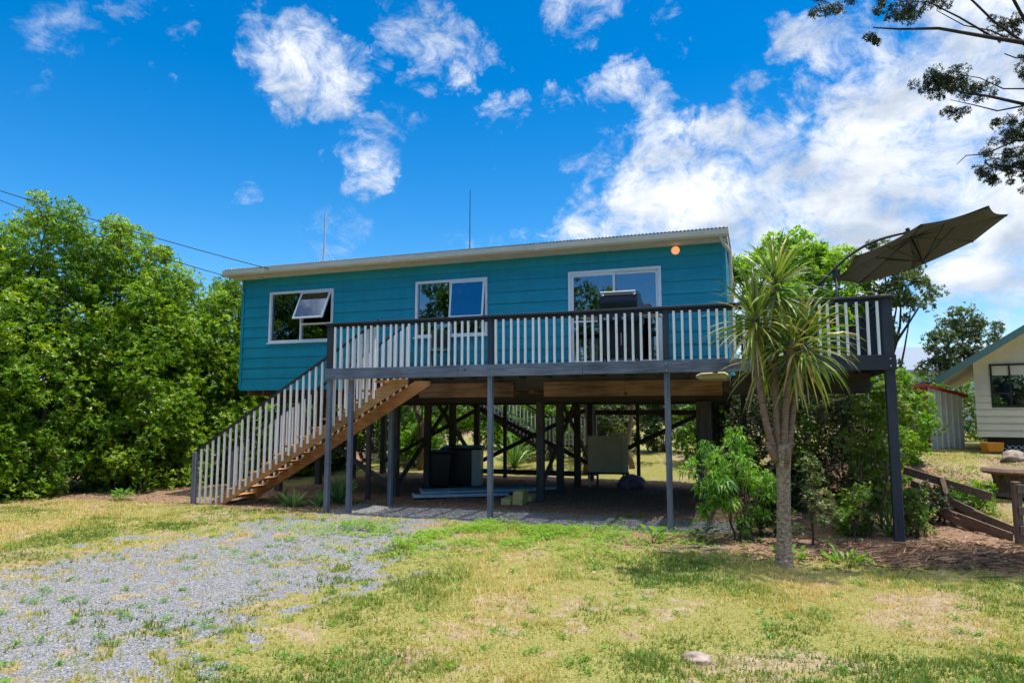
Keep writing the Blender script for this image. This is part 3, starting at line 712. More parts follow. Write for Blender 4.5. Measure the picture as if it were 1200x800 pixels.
# window 2: fixed left light, sash ajar on the right, transom below it
u0, u1, z0, z1 = OPEN[1]
w2 = frame_mb(u0, u1, z0, z1, fy0, fy1, 0.055)
um = u0+0.90; w2.box(um-0.02, um+0.02, fy0+0.004, fy1-0.004, z0+0.055, z1-0.055); w2.box(um+0.02, u1-0.055, fy0+0.004, fy1-.004, z0+0.36, z0+0.40)
w2.box(u0-0.03, u1+0.03, fy0-0.03, fy0-0.002, z0-0.03, z0-0.003)
w2 = w2.build('window', M['frame_white'], house)
glass(w2, u0+.056, um-.021, z0+.056, z1-.056, WF+.01); glass(w2, um+.021, u1-.056, z0+.056, z0+.359, WF+.01)
sw = u1-.055-um-.02; sh = z1-.055-(z0+.40)
s = frame_mb(0, sw, -sh, 0, -0.02, 0.015, 0.04).build('awning_sash', M['frame_white'], w2, loc=(um+.02, fy0-0.002, z1-.06)); s.rotation_euler[0] = R(-7)
mb = MB(); mb.box(0.041, sw-.041, -0.004, 0.002, -sh+.041, -.041); mb.build('pane', M['glass'], w2, loc=s.location).rotation_euler[0] = R(-7)
# sliding door
u0, u1, z0, z1 = OPEN[2]
d = frame_mb(u0, u1, z0, z1, fy0, fy1, 0.06).build('sliding_door', M['frame_white'], house)
um = (u0+u1)/2
mb = frame_mb(u0+.062, um+.03, z0+.062, z1-.062, WF-.03, WF-.002, 0.055); mb.box(u0+.118, um-.026, WF-.028, WF-.004, z0+0.95, z0+0.985)
p = mb.build('door_panel', M['frame_white'], d); glass(p, u0+.118, um-.026, z0+.118, z1-.118, WF-.018)
mb = frame_mb(um-.03, u1-.062, z0+.062, z1-.062, WF+.002, WF+.03, 0.055)
p = mb.build('door_panel', M['frame_white'], d); glass(p, um+.026, u1-.118, z0+.118, z1-.118, WF+.012)
mb = MB(); mb.box(um-0.06, um-0.035, WF-0.055, WF-0.031, z0+0.95, z0+1.15); mb.build('door_handle', M['steel'], d)
# curtains inside
mb = MB()
for k in range(14):
    uu = 5.92+k*0.022; mb.bar((uu, 2.25+0.02*(k % 2), 3.0), (uu, 2.25+0.02*(k % 2), 5.15), 0.03, 0.02)
mb.build('curtain', M['curtain'], house)
mb = MB()
for k in range(16):
    uu = 1.2+k*0.02; mb.bar((uu, 2.2+0.02*(k % 2), 3.7), (uu, 2.2+0.02*(k % 2), 5.15), 0.03, 0.02)
mb.build('curtain', M['curtain'], house)

# =================================================================== DECK
deck = empty('timber_deck', W(0, 0, 0), ANG, label='raised timber deck with grey beam and white balusters along the teal house', cat='deck')
PU = [0.0, 3.68, 7.08, 10.64]
DW1 = 5.3
for i, uu in enumerate(PU):
    s = .05 if i < 3 else .072
    mb = MB(); mb.box(uu-s, uu+s, 0.022, 0.022+2*s, -0.1, 2.995)
    mb.build('post', M['greypost'] if i < 3 else M['charcoal_v'], deck, bevel=0.006)
    mb = MB(); s = 0.05 if i not in (0, 3) else 0.075
    mb.box(uu-s, uu+s, 0.025, 0.12, 3.0, 3.975); mb.build('rail_post', M['charcoal_v'], deck, bevel=0.006)
    for zz in (2.86, 2.98): mb = MB(); mb.tube([(uu, -0.045, zz), (uu, -0.03, zz)], 0.014, 8); mb.build('bolt', M['steel'], deck)
for uu, ww in ((10.58, 4.6), (8.3, 5.25)):
    mb = MB(); mb.box(uu-0.06, uu+0.06, ww-0.06, ww+0.06, -0.1, 2.84); mb.build('post', M['charcoal_v'], deck)
for uu, ww in ((10.62, 2.6), (10.62, DW1), (8.35, DW1)):
    mb = MB(); mb.box(uu-0.05, uu+0.05, ww-0.05, ww+0.05, 2.9, 3.975); mb.build('rail_post', M['charcoal_v'], deck)
mb = MB(); mb.box(-0.06, 3.02, -0.028, 0.02, 2.815, 3.045); mb.build('fascia_beam', M['greybeam'], deck, bevel=0.004)
mb = MB(); mb.box(3.023, 5.55, -0.026, 0.02, 2.82, 3.048); mb.build('fascia_beam', M['greybeam'], deck, bevel=0.004)
mb = MB(); mb.box(5.553, 9.2, -0.028, 0.02, 2.822, 3.044); mb.build('fascia_beam', M['greybeam'], deck, bevel=0.004)
mb = MB(); mb.box(9.203, 10.72, -0.028, 0.02, 2.80, 3.044); mb.build('fascia_beam', M['charcoal'], deck, bevel=0.004)
mb = MB(); mb.box(10.69, 10.735, 0.022, DW1, 2.80, 3.044); mb.build('side_beam', M['charcoal'], deck)
mb = MB(); mb.box(-0.06, -0.02, 0.125, 0.26, 2.82, 3.044); mb.box(-0.06, -0.02, 1.4, 1.86, 2.82, 3.044); mb.build('side_beam', M['charcoal'], deck)
STW0, STW1, STU = 0.26, 1.36, 1.75        # stair opening
mb = MB()
for k in range(19):
    uu = 0.3+0.585*k
    if uu > 10.6: break
    for a_, b_ in ([(STW1+.05, 1.84), (.125, STW0-.02)] if uu < STU else [(.022, 1.84 if uu < 8.1 else DW1)]):
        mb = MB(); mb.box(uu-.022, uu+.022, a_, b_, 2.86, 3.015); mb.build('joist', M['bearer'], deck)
mb = MB()
w_ = 0.13; k = 0
while w_ < DW1-0.05:
    a = 0.0 if not (STW0-0.1 < w_ < STW1) else STU
    if w_ > WF-0.14: a = 8.16
    mb.box(a, 10.68, w_, w_+0.08, 3.018, 3.045); w_ += 0.118
mb.build('decking', M['deckboard'], deck)
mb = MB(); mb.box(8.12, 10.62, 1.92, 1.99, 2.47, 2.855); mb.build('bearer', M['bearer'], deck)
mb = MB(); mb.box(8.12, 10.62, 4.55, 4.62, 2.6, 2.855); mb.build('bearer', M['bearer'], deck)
# balustrade: rails with each baluster under them
fr_ = MB(); fr_.box(-0.09, 10.74, -0.035, 0.135, 3.976, 4.02)
fr_.box(0.05, 10.6, 0.03, 0.07, 3.90, 3.974)
bal = fr_.build('balustrade', M['charcoal'], deck, bevel=0.004)
first = None
def baluster(parent, loc, mat, h0, h1, s=0.021, src=None):
    if src is not None: return linkcopy(src, parent, loc)
    mb = MB(); mb.box(-s, s, -s*0.8, s*0.8, h0, h1); return mb.build('baluster', mat, parent, loc=loc)
nb_ = 0
for a, b_ in zip(PU[:-1], PU[1:]):
    nn_ = round((b_-a)/0.147)
    for k in range(1, nn_):
        uu = a+(b_-a)*k/nn_
        first = baluster(bal, (uu, 0.008, 0), M['baluster'], 3.0465, 3.93, src=first) if True else None
        nb_ += 1
        first.rotation_euler = (0, random.gauss(0, .0022), random.gauss(0, .03)); first.location.x += random.gauss(0, .0025)
mb = MB(); mb.box(10.60, 10.76, 0.15, DW1+.05, 3.976, 4.02); mb.box(10.64, 10.68, 0.14, DW1-.05, 3.90, 3.974)
mb.box(8.3, 10.56, DW1-.05, DW1+.08, 3.976, 4.02); mb.box(8.3, 10.56, DW1-.02, DW1+.02, 3.90, 3.974)
side = mb.build('side_balustrade', M['charcoal'], deck)
f2 = None
for k in range(34):
    ww = 0.24+k*0.147
    if ww > DW1-0.1: break
    f2 = baluster(side, (10.69, ww, 0), M['charcoal'], 2.95, 3.93, src=f2)
f3 = None
for k in range(15):
    f3 = baluster(side, (8.45+k*0.147, DW1+0.045, 0), M['baluster'], 3.0, 3.93, src=f3)
# dark storage bench along the deck's back rail
bench = empty('storage_bench', W(9.4, 4.7, 3.046), ANG, label='dark timber storage bench on the far right corner of the deck', cat='bench')
mb = MB(); mb.box(-1.0, 1.0, -0.28, 0.28, 0.0, 0.5); mb.build('box', M['charcoal'], bench, bevel=0.01)
mb = MB(); mb.box(-1.04, 1.04, -0.32, 0.3, 0.503, 0.54); mb.build('lid', M['charcoal'], bench)
mb = MB()
for k in range(4): mb.box(-1.0, 1.0, 0.25, 0.28, 0.56+k*0.09, 0.63+k*0.09)
mb.box(-1.0, -.94, .283, .31, .545, .92); mb.box(.94, 1.0, .283, .31, .545, .92); mb.build('backrest', M['charcoal'], bench)

# =================================================================== STAIRS
stairs = empty('front_stairs', W(-3.6, 0.8, 0.0), ANG, label='pine stringer stairs with white balusters rising right to the deck', cat='stairs')
S0 = (-3.6, 0.8)
def sl(u, w, z): return (u-S0[0], w-S0[1], z)
def zs_top(u): return 0.10+0.6*(u+3.15)
def zs_rail(u): return 1.22+0.6*(u+3.66)
for ww in (STW0, STW1-0.05):
    mb = MB(); prof = []
    ua, ub = -3.32, 1.28
    prof = [(ua, 0.03), (ua+0.42, 0.03), (1.76, 2.72), (1.76, 2.81), (ub+0.1, 2.81), (ua, zs_top(ua)+0.02)]
    prof = [(x-S0[0], z) for x, z in prof]
    mb.prism(prof, ww-S0[1], ww+0.045-S0[1]); mb.build('stringer', M['pine'], stairs, bevel=0.004)
for k in range(15):
    uu = -3.1+k*0.312; zz = 0.2*(k+1)
    if zz > 2.9: break
    mb = MB(); mb.box(uu-S0[0]-.05, uu-S0[0]+.24, STW0+.047-S0[1], STW1-.052-S0[1], zz-0.045, zz); mb.build('tread', M['pine'], stairs)
mb = MB(); mb.box(*[v for v in (-3.72-S0[0], -3.61-S0[0])], STW0-.1-S0[1], STW0-0.01-S0[1], -0.05, 1.22); mb.build('newel_post', M['greypost'], stairs, bevel=0.006)
mb = MB(); mb.box(-3.72-S0[0], -3.61-S0[0], STW1+.0-S0[1], STW1+.09-S0[1], -0.05, 1.16); mb.build('newel_post', M['greypost'], stairs, bevel=0.006)
mb = MB(); mb.box(0.44-S0[0], 0.53-S0[0], STW0-.16-S0[1], STW0-.07-S0[1], -0.05, 2.81); mb.build('stair_post', M['greypost'], stairs)
mb = MB(); mb.box(0.66-S0[0], 0.75-S0[0], STW1+.08-S0[1], STW1+.17-S0[1], -0.05, 2.85); mb.build('stair_post', M['greypost'], stairs)
for ww, u_end in ((STW0-0.045, 1.1), (STW1+0.02, 1.3)):
    mb = MB(); mb.bar(sl(-3.66, ww, zs_rail(-3.66)), sl(-0.12, ww, zs_rail(-0.12)), 0.07, 0.045)
    mb.bar(sl(-0.12, ww, zs_rail(-0.12)), sl(u_end, ww, zs_rail(u_end)), 0.04, 0.045)
    hr = mb.build('handrail', M['charcoal'], stairs)
    # balusters tread foot to rail
    k = 0; uu = -3.5; src = None
    while uu < u_end:
        zt_ = zs_rail(uu)-0.02; zb_ = max(zs_top(uu)-(0.17-0.02*(k % 2) if ww < 1 else 0.03), 0.02)
        if src is None:
            mb = MB(); mb.box(-.021, .021, -.017, .017, -0.5, 0.5); src = mb.build('baluster', M['baluster'], hr); o = src
        else: o = linkcopy(src, hr, (0, 0, 0))
        o.location = sl(uu, ww-0.0 if ww < 1 else ww, (zt_+zb_)/2); o.scale = (1, 1, zt_-zb_)
        uu += 0.160; k += 1

# ------- rear stairs, seen under the house
rear = empty('rear_stairs', W(1.5, 10.3, 0.2), ANG, label='white balustered rear stairs seen beneath the house beyond the piles', cat='stairs')
mb = MB(); mb.bar((-2.9, 0, 2.55), (0.3, 0, 0.62), 0.05, 0.26); mb.bar((-2.9, 0.9, 2.55), (0.3, 0.9, 0.62), 0.05, 0.26); mb.build('stringer', M['pile'], rear)
mb = MB()
for k in range(12): t = k/11; mb.box(-2.9+3.1*t-.13, -2.9+3.1*t+.13, 0.03, 0.87, 2.6-1.85*t, 2.64-1.85*t)
mb.build('tread', M['bearer'], rear)
mb = MB(); mb.box(0.35, 2.1, -0.05, 0.95, 0.78, 0.86); mb.build('landing', M['bearer'], rear)
for q in (0.45, 2.0):
    mb = MB(); mb.box(q-.05, q+.05, -0.03, .07, -0.2, 1.9); mb.build('post', M['pile'], rear)
mb = MB(); mb.bar((-2.9, -.03, 3.6), (0.4, -.03, 1.75), 0.05, 0.07); mb.box(0.4, 2.05, -.055, -.005, 1.72, 1.79); hr = mb.build('handrail', M['pile'], rear)
src = None
for k in range(36):
    uu = -2.8+k*0.135
    if uu > 2.0: break
    if uu < 0.4: zb_ = 2.62-(uu+2.9)*0.6; 
    else: zb_ = 0.86
    if src is None: mb = MB(); mb.box(-.02, .02, -.018, .018, 0, 1.0); src = mb.build('baluster', M['baluster'], hr); o = src
    else: o = linkcopy(src, hr, (0, 0, 0))
    o.location = (uu, -.075, zb_-0.05); o.scale = (1, 1, 0.95)

# =================================================================== THINGS ON THE DECK
bbq = empty('barbecue', W(6.08, 1.12, 3.046), ANG, label='black hooded gas barbecue on the deck before the sliding door', cat='barbecue')
mb = MB(); mb.box(-0.40, 0.40, -0.25, 0.27, 0.14, 0.84); mb.build('cabinet', M['black'], bbq, bevel=0.01)
for s in (-1, 1):
    mb = MB(); mb.box(min(0.008*s, 0.385*s), max(0.008*s, 0.385*s), -0.268, -0.253, 0.17, 0.74); dd = mb.build('cabinet_door', M['black'], bbq, bevel=0.006)
    mb = MB(); mb.tube([(0.05*s, -0.30, 0.38), (0.05*s, -0.30, 0.62)], 0.009, 8); mb.build('handle', M['steel'], dd)
mb = MB(); mb.prismx([(-0.28, 0.845), (-0.28, 0.96), (-0.25, 1.0), (0.30, 1.0), (0.30, 0.845)], -0.42, 0.42); fb = mb.build('control_panel', M['black'], bbq, bevel=0.006)
for k in range(4):
    o = MB().lathe([(0, 0), (0.028, 0), (0.024, 0.03), (0, 0.03)], 14).build('knob', M['steel'], fb, loc=(-0.27+0.18*k, -0.282, 0.91)); o.rotation_euler[0] = R(90)
mb = MB(); mb.prismx([(-0.25, 1.005), (-0.30, 1.08), (-0.31, 1.24), (-0.27, 1.40), (-0.15, 1.46), (0.12, 1.45), (0.27, 1.36), (0.30, 1.2), (0.30, 1.005)], -0.38, 0.38)
hd = mb.build('hood', M['black'], bbq, bevel=0.012)
mb = MB(); mb.tube([(-0.35, -0.32, 1.43), (0.35, -0.32, 1.43)], 0.022, 10); mb.box(-0.33, -0.30, -0.32, -0.26, 1.36, 1.42); mb.box(0.30, 0.33, -0.32, -0.26, 1.36, 1.42); mb.build('hood_handle', M['steel'], hd)
for s in (-1, 1):
    mb = MB(); mb.box(min(0.425*s, 0.79*s), max(0.425*s, 0.79*s), -0.24, 0.25, 0.965, 1.0); mb.build('side_shelf', M['shelfgrey'], bbq, bevel=0.006)
    for q in (-0.2, 0.2):
        o = MB().lathe([(0.0, -0.02), (0.065, -0.02), (0.07, 0), (0.065, 0.02), (0, 0.02)], 16).build('castor', M['blackplastic'], bbq, loc=(0.34*s, q, 0.071)); o.rotation_euler[1] = R(90)

# folding chair seen behind the left balusters
ch = empty('folding_chair', W(1.95, 1.45, 3.046), ANG+R(25), label='dark folding chair against the teal wall left of the middle window', cat='chair')
mb = MB(); mb.box(-.22, .22, -.2, .2, .42, .45); mb.build('seat', M['blackplastic'], ch, bevel=.008)
mb = MB(); mb.box(-.22, .22, .22, .25, .55, .88); o = mb.build('backrest', M['blackplastic'], ch, bevel=.008)
for s in (-.21, .21):
    mb = MB(); mb.bar((s, .27, .9), (s, -.22, 0), .02, .03); mb.build('leg', M['umbmetal'], ch)
    mb = MB(); mb.bar((s*.9, -.2, .44), (s*.9, .24, 0), .02, .03); mb.build('leg', M['umbmetal'], ch)

# cantilever umbrella
umbu = W(10.04, 1.13, 3.046)
um = empty('cantilever_umbrella', umbu, 0.0, label='tilted charcoal cantilever umbrella standing on the right end of the deck', cat='umbrella')
mb = MB(); mb.tube([(0, 0, 0), (0, 0, 1.66)], 0.028, 12); mb.build('mast', M['umbmetal'], um, smooth=True)
mb = MB(); mb.box(-.45, .45, -.05, .05, 0.0, .05); mb.box(-.05, .05, -.45, .45, 0.002, .048); mb.build('base', M['umbmetal'], um)
C0 = Vector((7.24, 12.0, 5.07))-umbu
tl = R(14.5); nz_ = Vector((-math.sin(tl), 0.20, math.cos(tl))).normalized()
ex = Vector((math.cos(tl), 0, math.sin(tl))); ex = (ex-nz_*ex.dot(nz_)).normalized(); ey = nz_.cross(ex)
apex = C0+nz_*0.20
pv = Vector((0, 0, 1.58))
mb = MB(); arm = []
low = Vector((-0.34, 0.05, 1.36)); top = apex+nz_*0.10
for k in range(15):
    t = k/14; p = low.lerp(top, t)+Vector((-0.05, 0, 0.22))*math.sin(math.pi*t)*0.9
    arm.append(p)
mb.tube(arm, 0.026, 10); mb.build('arm', M['umbmetal'], um, smooth=True)
mb = MB(); mb.box(-.05, .05, -.05, .05, 1.50, 1.66); mb.tube([(0, 0, 1.38), low+Vector((0.02, 0, 0.04))], .014, 8); ck = mb.build('pivot_bracket', M['umbmetal'], um)
mb = MB(); mb.tube([top+nz_*0.07, apex-nz_*0.02], 0.035, 10); mb.build('hub', M['umbmetal'], um)
NS = 8; Rr = 1.45
def rim(k, rr=Rr): a = 2*math.pi*(k+0.42)/NS; return C0+ex*rr*math.cos(a)+ey*rr*math.sin(a)-nz_*0.04*(rr/Rr)
mb = MB(); grid = []
NR, NA = 8, 10
for si in range(NS):
    r0, r1 = rim(si), rim(si+1)
    for i in range(NR+1):
        t = i/NR
        for j in range(NA+1):
            s = j/NA
            p = apex.lerp(r0.lerp(r1, s), t)
            p = p + nz_*(-0.03*math.sin(math.pi*s)*t*0.9)
            if i: p = p+(C0-p)*(0.05*math.sin(math.pi*s)*t)
            mb.v.append(tuple(p))
    b0 = si*(NR+1)*(NA+1)
    for i in range(NR):
        for j in range(NA):
            a = b0+i*(NA+1)+j; mb.f.append((a, a+1, a+NA+2, a+NA+1)); mb.mi.append(0)
cn = mb.build('canopy', M['canvas'], um, smooth=True)
so = cn.modifiers.new('thick', 'SOLIDIFY'); so.thickness = 0.006
for k in range(NS):
    mb = MB(); r = rim(k, Rr*0.98)-nz_*0.02
    pts = [apex-nz_*0.04, apex.lerp(r, .5)+nz_*0.03, r]
    mb.tube(pts, 0.011, 6); rb = mb.build('rib', M['umbmetal'], um)
    mb = MB(); mb.tube([apex-nz_*0.5, apex.lerp(r, .48)+nz_*0.02], 0.009, 6); mb.build('strut', M['umbmetal'], rb)
mb = MB(); mb.tube([apex, apex-nz_*0.55], 0.018, 8); mb.build('runner', M['umbmetal'], um)

# antennas
an = empty('antenna_mast', W(-1.76, 2.2, 5.81), ANG, label='silver braced antenna mast on the left part of the roof', cat='antenna')
mb = MB(); mb.tube([(0, 0, 0), (0.03, 0, .45), (0.03, 0, 1.45)], 0.024, 8); mb.build('pole', M['alu'], an)
mb = MB(); mb.tube([(-.08, -.2, -.0), (0.02, 0, .55)], .010, 6); mb.tube([(.42, .1, 0.02), (0.03, 0, .52)], .008, 6); mb.build('stay', M['alu'], an)
an2 = MB(); an2.tube([(0, 0, 0), (0, 0, 1.72)], [0.014, 0.008], 6); an2.box(-.03, .03, -.03, .03, -.02, .06)
tag(an2.build('whip_antenna', M['cable'], loc=W(2.15, 2.6, 5.84)), 'thin dark whip antenna standing on the middle of the roof', 'antenna')

# service cables
def cable(name, a, b_, sag, label, r=0.011):
    mb = MB(); a = Vector(a); b_ = Vector(b_); mid = (a+b_)/2
    mb.tube([a.lerp(b_, t/16)+Vector((0, 0, -sag*4*(t/16)*(1-t/16)))-a for t in range(17)], r, 5)
    return tag(mb.build(name, M['cable'], loc=a, smooth=True), label, 'cable')
cable('overhead_cable', (-15.0, 15.2, 8.25), W(-2.75, 1.4, 5.68), 0.10, 'upper black service cable running over the hedge to the roof edge')
cable('overhead_cable', (-15.0, 17.5, 8.3), W(-4.2, 1.5, 5.62), 0.14, 'lower black service cable ending at the left corner of the eave')

# =================================================================== UNDER THE HOUSE
cb = empty('cabinet_on_legs', (2.72, 19.6, tz(2.72, 19.6)), R(-8), label='beige cabinet on short legs standing under the house', cat='cabinet')
mb = MB(); mb.box(-.56, .42, -.28, .28, .42, 1.42); mb.build('body', M['beige'], cb, bevel=.01)
mb = MB(); mb.box(.424, .56, -.27, .27, .42, 1.40); mb.build('side_panel', M['creambox'], cb)
mb = MB(); mb.box(-.58, .58, -.30, .30, .37, .416); mb.build('bottom_rail', M['bearer'], cb)
for q in (-.52, -.3, .42, .5):
    mb = MB(); mb.box(q-.03, q+.03, -.26 if q != -.3 else .1, -.2 if q != -.3 else .16, -.02, .368); mb.build('leg', M['beige'] if q != -.3 else M['bearer'], cb)
mb = MB(); mb.box(.2, .42, -.15, .1, 1.424, 1.50); mb.build('top_box', M['creambox'], cb)

def lumpy(name, label, cat, loc, sx, sy, sz, mat, seed, parent=None):
    import bmesh
    bm = bmesh.new(); bmesh.ops.create_icosphere(bm, subdivisions=4, radius=1.0)
    rg = np.random.default_rng(seed); off = rg.random(3)*20
    for v in bm.verts:
        p = v.co.copy(); a = math.atan2(p.y, p.x)
        k = 1+0.22*(vnoise(np.array([p.x*1.6+off[0]]), np.array([p.y*1.6+p.z*1.9+off[1]]), seed)[0]-.5)*2+0.06*(vnoise(np.array([p.x*5+off[0]]), np.array([p.y*5+p.z*4+off[1]]), seed)[0]-.5)*2
        v.co = Vector((p.x*sx*k, p.y*sy*k, max(p.z*sz*k, -sz*0.45)))
    me = D.meshes.new(name); bm.to_mesh(me); bm.free(); me.materials.append(mat)
    me.polygons.foreach_set('use_smooth', [True]*len(me.polygons))
    o = D.objects.new(name, me); col.objects.link(o); o.location = loc
    if parent: o.parent = parent
    return tag(o, label, cat)
lumpy('bag', 'lumpy purple grey bag on the ground beside the beige cabinet', 'bag', (3.30, 19.2, tz(3.3, 19.2)+.12), .42, .28, .27, M['purplebag'], 4)
lumpy('rock', 'pinkish grey rock lying on the bare patch of the front lawn', 'rock', (1.56, 6.0, 0.035), .13, .09, .06, M['rock'], 8)

bn = empty('wheelie_bin', (-2.02, 19.4, tz(-2, 19.4)), R(10), label='black wheelie bin under the house beside the grey locker', cat='bin')
mb = MB(); b0 = [(-.22, -.24), (.22, -.24), (.22, .24), (-.22, .24)]; t0 = [(-.29, -.32), (.29, -.32), (.29, .32), (-.29, .32)]
mb._add([(x, y, .06) for x, y in b0]+[(x, y, .95) for x, y in t0], [(3, 2, 1, 0), (4, 5, 6, 7)]+[(i, (i+1) % 4, (i+1) % 4+4, i+4) for i in range(4)]); mb.build('body', M['blackplastic'], bn, bevel=.015)
mb = MB(); mb.prismx([(-.35, .955), (-.33, 1.0), (0, 1.05), (.33, 1.02), (.36, .955)], -.31, .31); mb.build('lid', M['blackplastic'], bn, bevel=.008)
for s in (-.24, .24):
    o = MB().lathe([(0, -.025), (.09, -.025), (.1, 0), (.09, .025), (0, .025)], 16).build('wheel', M['blackplastic'], bn, loc=(s, .27, .10)); o.rotation_euler[1] = R(90)
lk = empty('garden_locker', (-1.35, 20.1, tz(-1.3, 20)), R(-6), label='dark and grey plastic garden locker beside the black bin', cat='locker')
mb = MB(); mb.box(-.62, .22, -.3, .3, 0, 1.02); mb.build('body', M['blackplastic'], lk, bevel=.015)
mb = MB(); mb.box(.224, .48, -.3, .3, 0, 1.02); mb.build('side_panel', M['shelfgrey'], lk, bevel=.01)
mb = MB(); mb.prismx([(-.36, 1.024), (-.34, 1.07), (.3, 1.13), (.36, 1.024)], -.66, .52); mb.build('lid', M['blackplastic'], lk, bevel=.008)

# corrugated sheets with white edges lying on the ground
def sheet(loc, rz, ln, wd, label, mat, tilt=0.0):
    r = empty('roofing_sheet', loc, rz, label=label, cat='sheet', group='long sheets lying under the deck'); r.rotation_euler[0] = tilt
    mb = MB(); n = 40; pts = []
    for k in range(n+1):
        y = -wd/2+wd*k/n; h = .014*math.sin(k/n*2*math.pi*9)
        pts.append((y, h))
    prof = pts+[(y, z-.006) for y, z in reversed(pts)]
    base = len(mb.v)
    mb.prismx(prof, -ln/2, ln/2); mb.build('panel', mat, r)
    mb = MB(); mb.box(-ln/2-.03, ln/2, -wd/2-.05, -wd/2-.005, -.035, .03); mb.box(-ln/2-.045, -ln/2-.002, -wd/2, wd/2, -.033, .028); mb.build('edge_strip', M['whiteedge'], r)
    return r
sheet((-1.25, 17.15, .12), R(12), 2.3, .42, 'white edged blue green sheet lying in front under the deck', M['sheetblue'])
sheet((-0.85, 17.75, .17), R(15), 2.9, .42, 'second blue green sheet lying just behind the front one', M['sheetblue'], R(6))
sheet((0.1, 18.6, .10), R(19), 2.6, .40, 'rearmost white edged sheet lying farthest back under the house', M['sheetblue'])

# short pine offcuts stacked
ofc = [(-0.06, 16.05, 0, 'front left pine block at the foot of the small stack'), (0.20, 16.0, 0, 'front right pine block under the raised one'),
       (0.19, 16.04, 1, 'pine block lying on top of the small stack'), (0.42, 16.5, 0, 'pine block behind the stack against the pile')]
for x, y, lv, lb in ofc:
    r = MB(); r.box(-.115, .115, -.3 if lv == 0 else -.28, .34, 0, .155)
    o = r.build('pine_block', M['freshpine'], loc=(x, y, tz(x, y)-.02+lv*.158), bevel=.006, rotz=R(-16+lv*4)); tag(o, lb, 'timber block', group='pale pine blocks by the pile')

# cream board tucked on the joists under the deck
mb = MB(); mb.prism([(-.28, 0), (-.31, .06), (-.2, .11), (.22, .12), (.30, .07), (.24, .0)], -.2, .9)
tag(mb.build('cream_float', M['creamfibre'], loc=W(7.83, .9, 2.74), rotz=ANG, bevel=.02), 'cream moulded hull stored beneath the deck right of the third post', 'float')

# =================================================================== HEDGE AND TREES
def column_lobes(h, r, n, rng, z0=0.9, taper=0.35):
    out = []
    for k in range(n):
        t = (k+0.5)/n; z = z0+(h-z0-0.5)*t
        rr = r*(1-taper*t**2); a = k*2.4+rng.random()*0.8; q = rr*(0.45+0.25*rng.random())
        out.append((q*math.cos(a), q*math.sin(a), z, rr*0.66, rr*0.66, rr*0.72))
    out.append((0, 0, h-0.75, r*0.4, r*0.4, 0.75))
    return out
HG = 'trees of the tall left hedge'
hedge = [(-15.6, 10.0, 8.6, 2.1, 'hedge tree outside the left edge mirrored in the left window'),
         (-17.5, 7.0, 8.0, 2.1, 'hedge tree farthest forward outside the left edge'),
         (-16.6, 13.0, 7.2, 2.1, 'tall glossy hedge tree at the very left edge of the yard'),
         (-14.6, 16.4, 7.5, 2.1, 'leftmost tall hedge tree with a dense glossy crown'),
         (-12.7, 18.3, 7.6, 1.9, 'second hedge tree from the left with an upright top'),
         (-11.2, 19.8, 7.4, 1.8, 'third hedge tree from the left with the highest pointed top'),
         (-10.1, 20.9, 6.0, 1.8, 'lower hedge tree right of the highest pointed one'),
         (-13.1, 16.6, 6.6, 1.6, 'full hedge tree standing forward between the two leftmost ones'),
         (-10.3, 19.0, 5.5, 1.3, 'shorter full hedge tree standing forward left of the stairs'),
         (-8.9, 22.3, 6.2, 1.9, 'hedge tree beside the left end of the teal house'),
         (-7.6, 24.6, 6.2, 1.9, 'rearmost hedge tree behind the left end of the house')]
for i, (x, y, h, r, lb) in enumerate(hedge):
    rg = np.random.default_rng(100+i)
    make_tree('hedge_tree', x, y, column_lobes(h, r, 16, rg, z0=0.55), 34, .33, 30, 7, .105, .040, M['leaf_hedge'], M['bark_brown'],
              lb, 'tree', 100+i, group=HG, trunk_r=.13, limb_r=.045, up=0.7, tint0=(.1, .1, .22, .28, .2, .3, .24, .3, .26, .28, .2)[i], stems=3, stem_spread=.28, inner=.25, tvar=.15)
make_tree('bright_tree', 8.0, 19.0, [(-1.0, 0, 5.5, .9, .8, .75), (.0, .2, 6.1, .9, .8, .75), (.95, -.1, 5.7, .9, .8, .8), (-.2, -.3, 4.6, 1.1, 1, .8), (1.5, .2, 4.5, .7, .8, .7), (-1.1, .1, 4.1, .7, .7, .6), (.6, 0, 3.6, 1, .9, .7)],
          40, .30, 20, 6, .17, .075, M['leaf_bright'], M['bark_brown'], 'bright green broadleaf tree behind the deck above the cabbage tree', 'tree', 210, trunk_r=.11, inner=.1, tint0=.25)
make_tree('airy_tree', 10.5, 18.6, [(-.9, 0, 5.0, .5, .5, .4), (-.1, .1, 5.4, .55, .5, .5), (.3, .0, 4.7, .6, .6, .5), (-.5, .1, 4.1, .7, .6, .5), (.45, -.1, 4.0, .45, .4, .35), (-.6, 0, 3.1, .55, .5, .5), (1.1, 0, 4.5, .26, .3, .2), (-.6, 0, 2.3, .6, .6, .6), (-.6, .2, 3.3, .6, .6, .5), (.5, .3, 5.1, .45, .45, .4)],
          68, .17, 18, 7, .10, .042, M['leaf_olive'], M['bark_dark'], tint0=.15, label='airy grey green tree right of the deck corner post', cat='tree', seed=220, trunk_r=.09, inner=.2)
make_tree('airy_tree', 20.0, 30.0, [(-.8, 0, 4.3, .8, .8, .6), (0, .1, 5.2, .8, .7, .6), (.7, .0, 4.6, .8, .8, .6), (-.2, .1, 3.5, 1.0, .8, .6), (-1.2, 0, 3.0, .7, .7, .6), (.9, 0, 3.2, .7, .7, .6)],
          50, .24, 16, 6, .14, .06, M['leaf_olive'], M['bark_dark'], 'small grey green tree between the far blue roof and the cream cottage', 'tree', 230, trunk_r=.1, inner=.2)
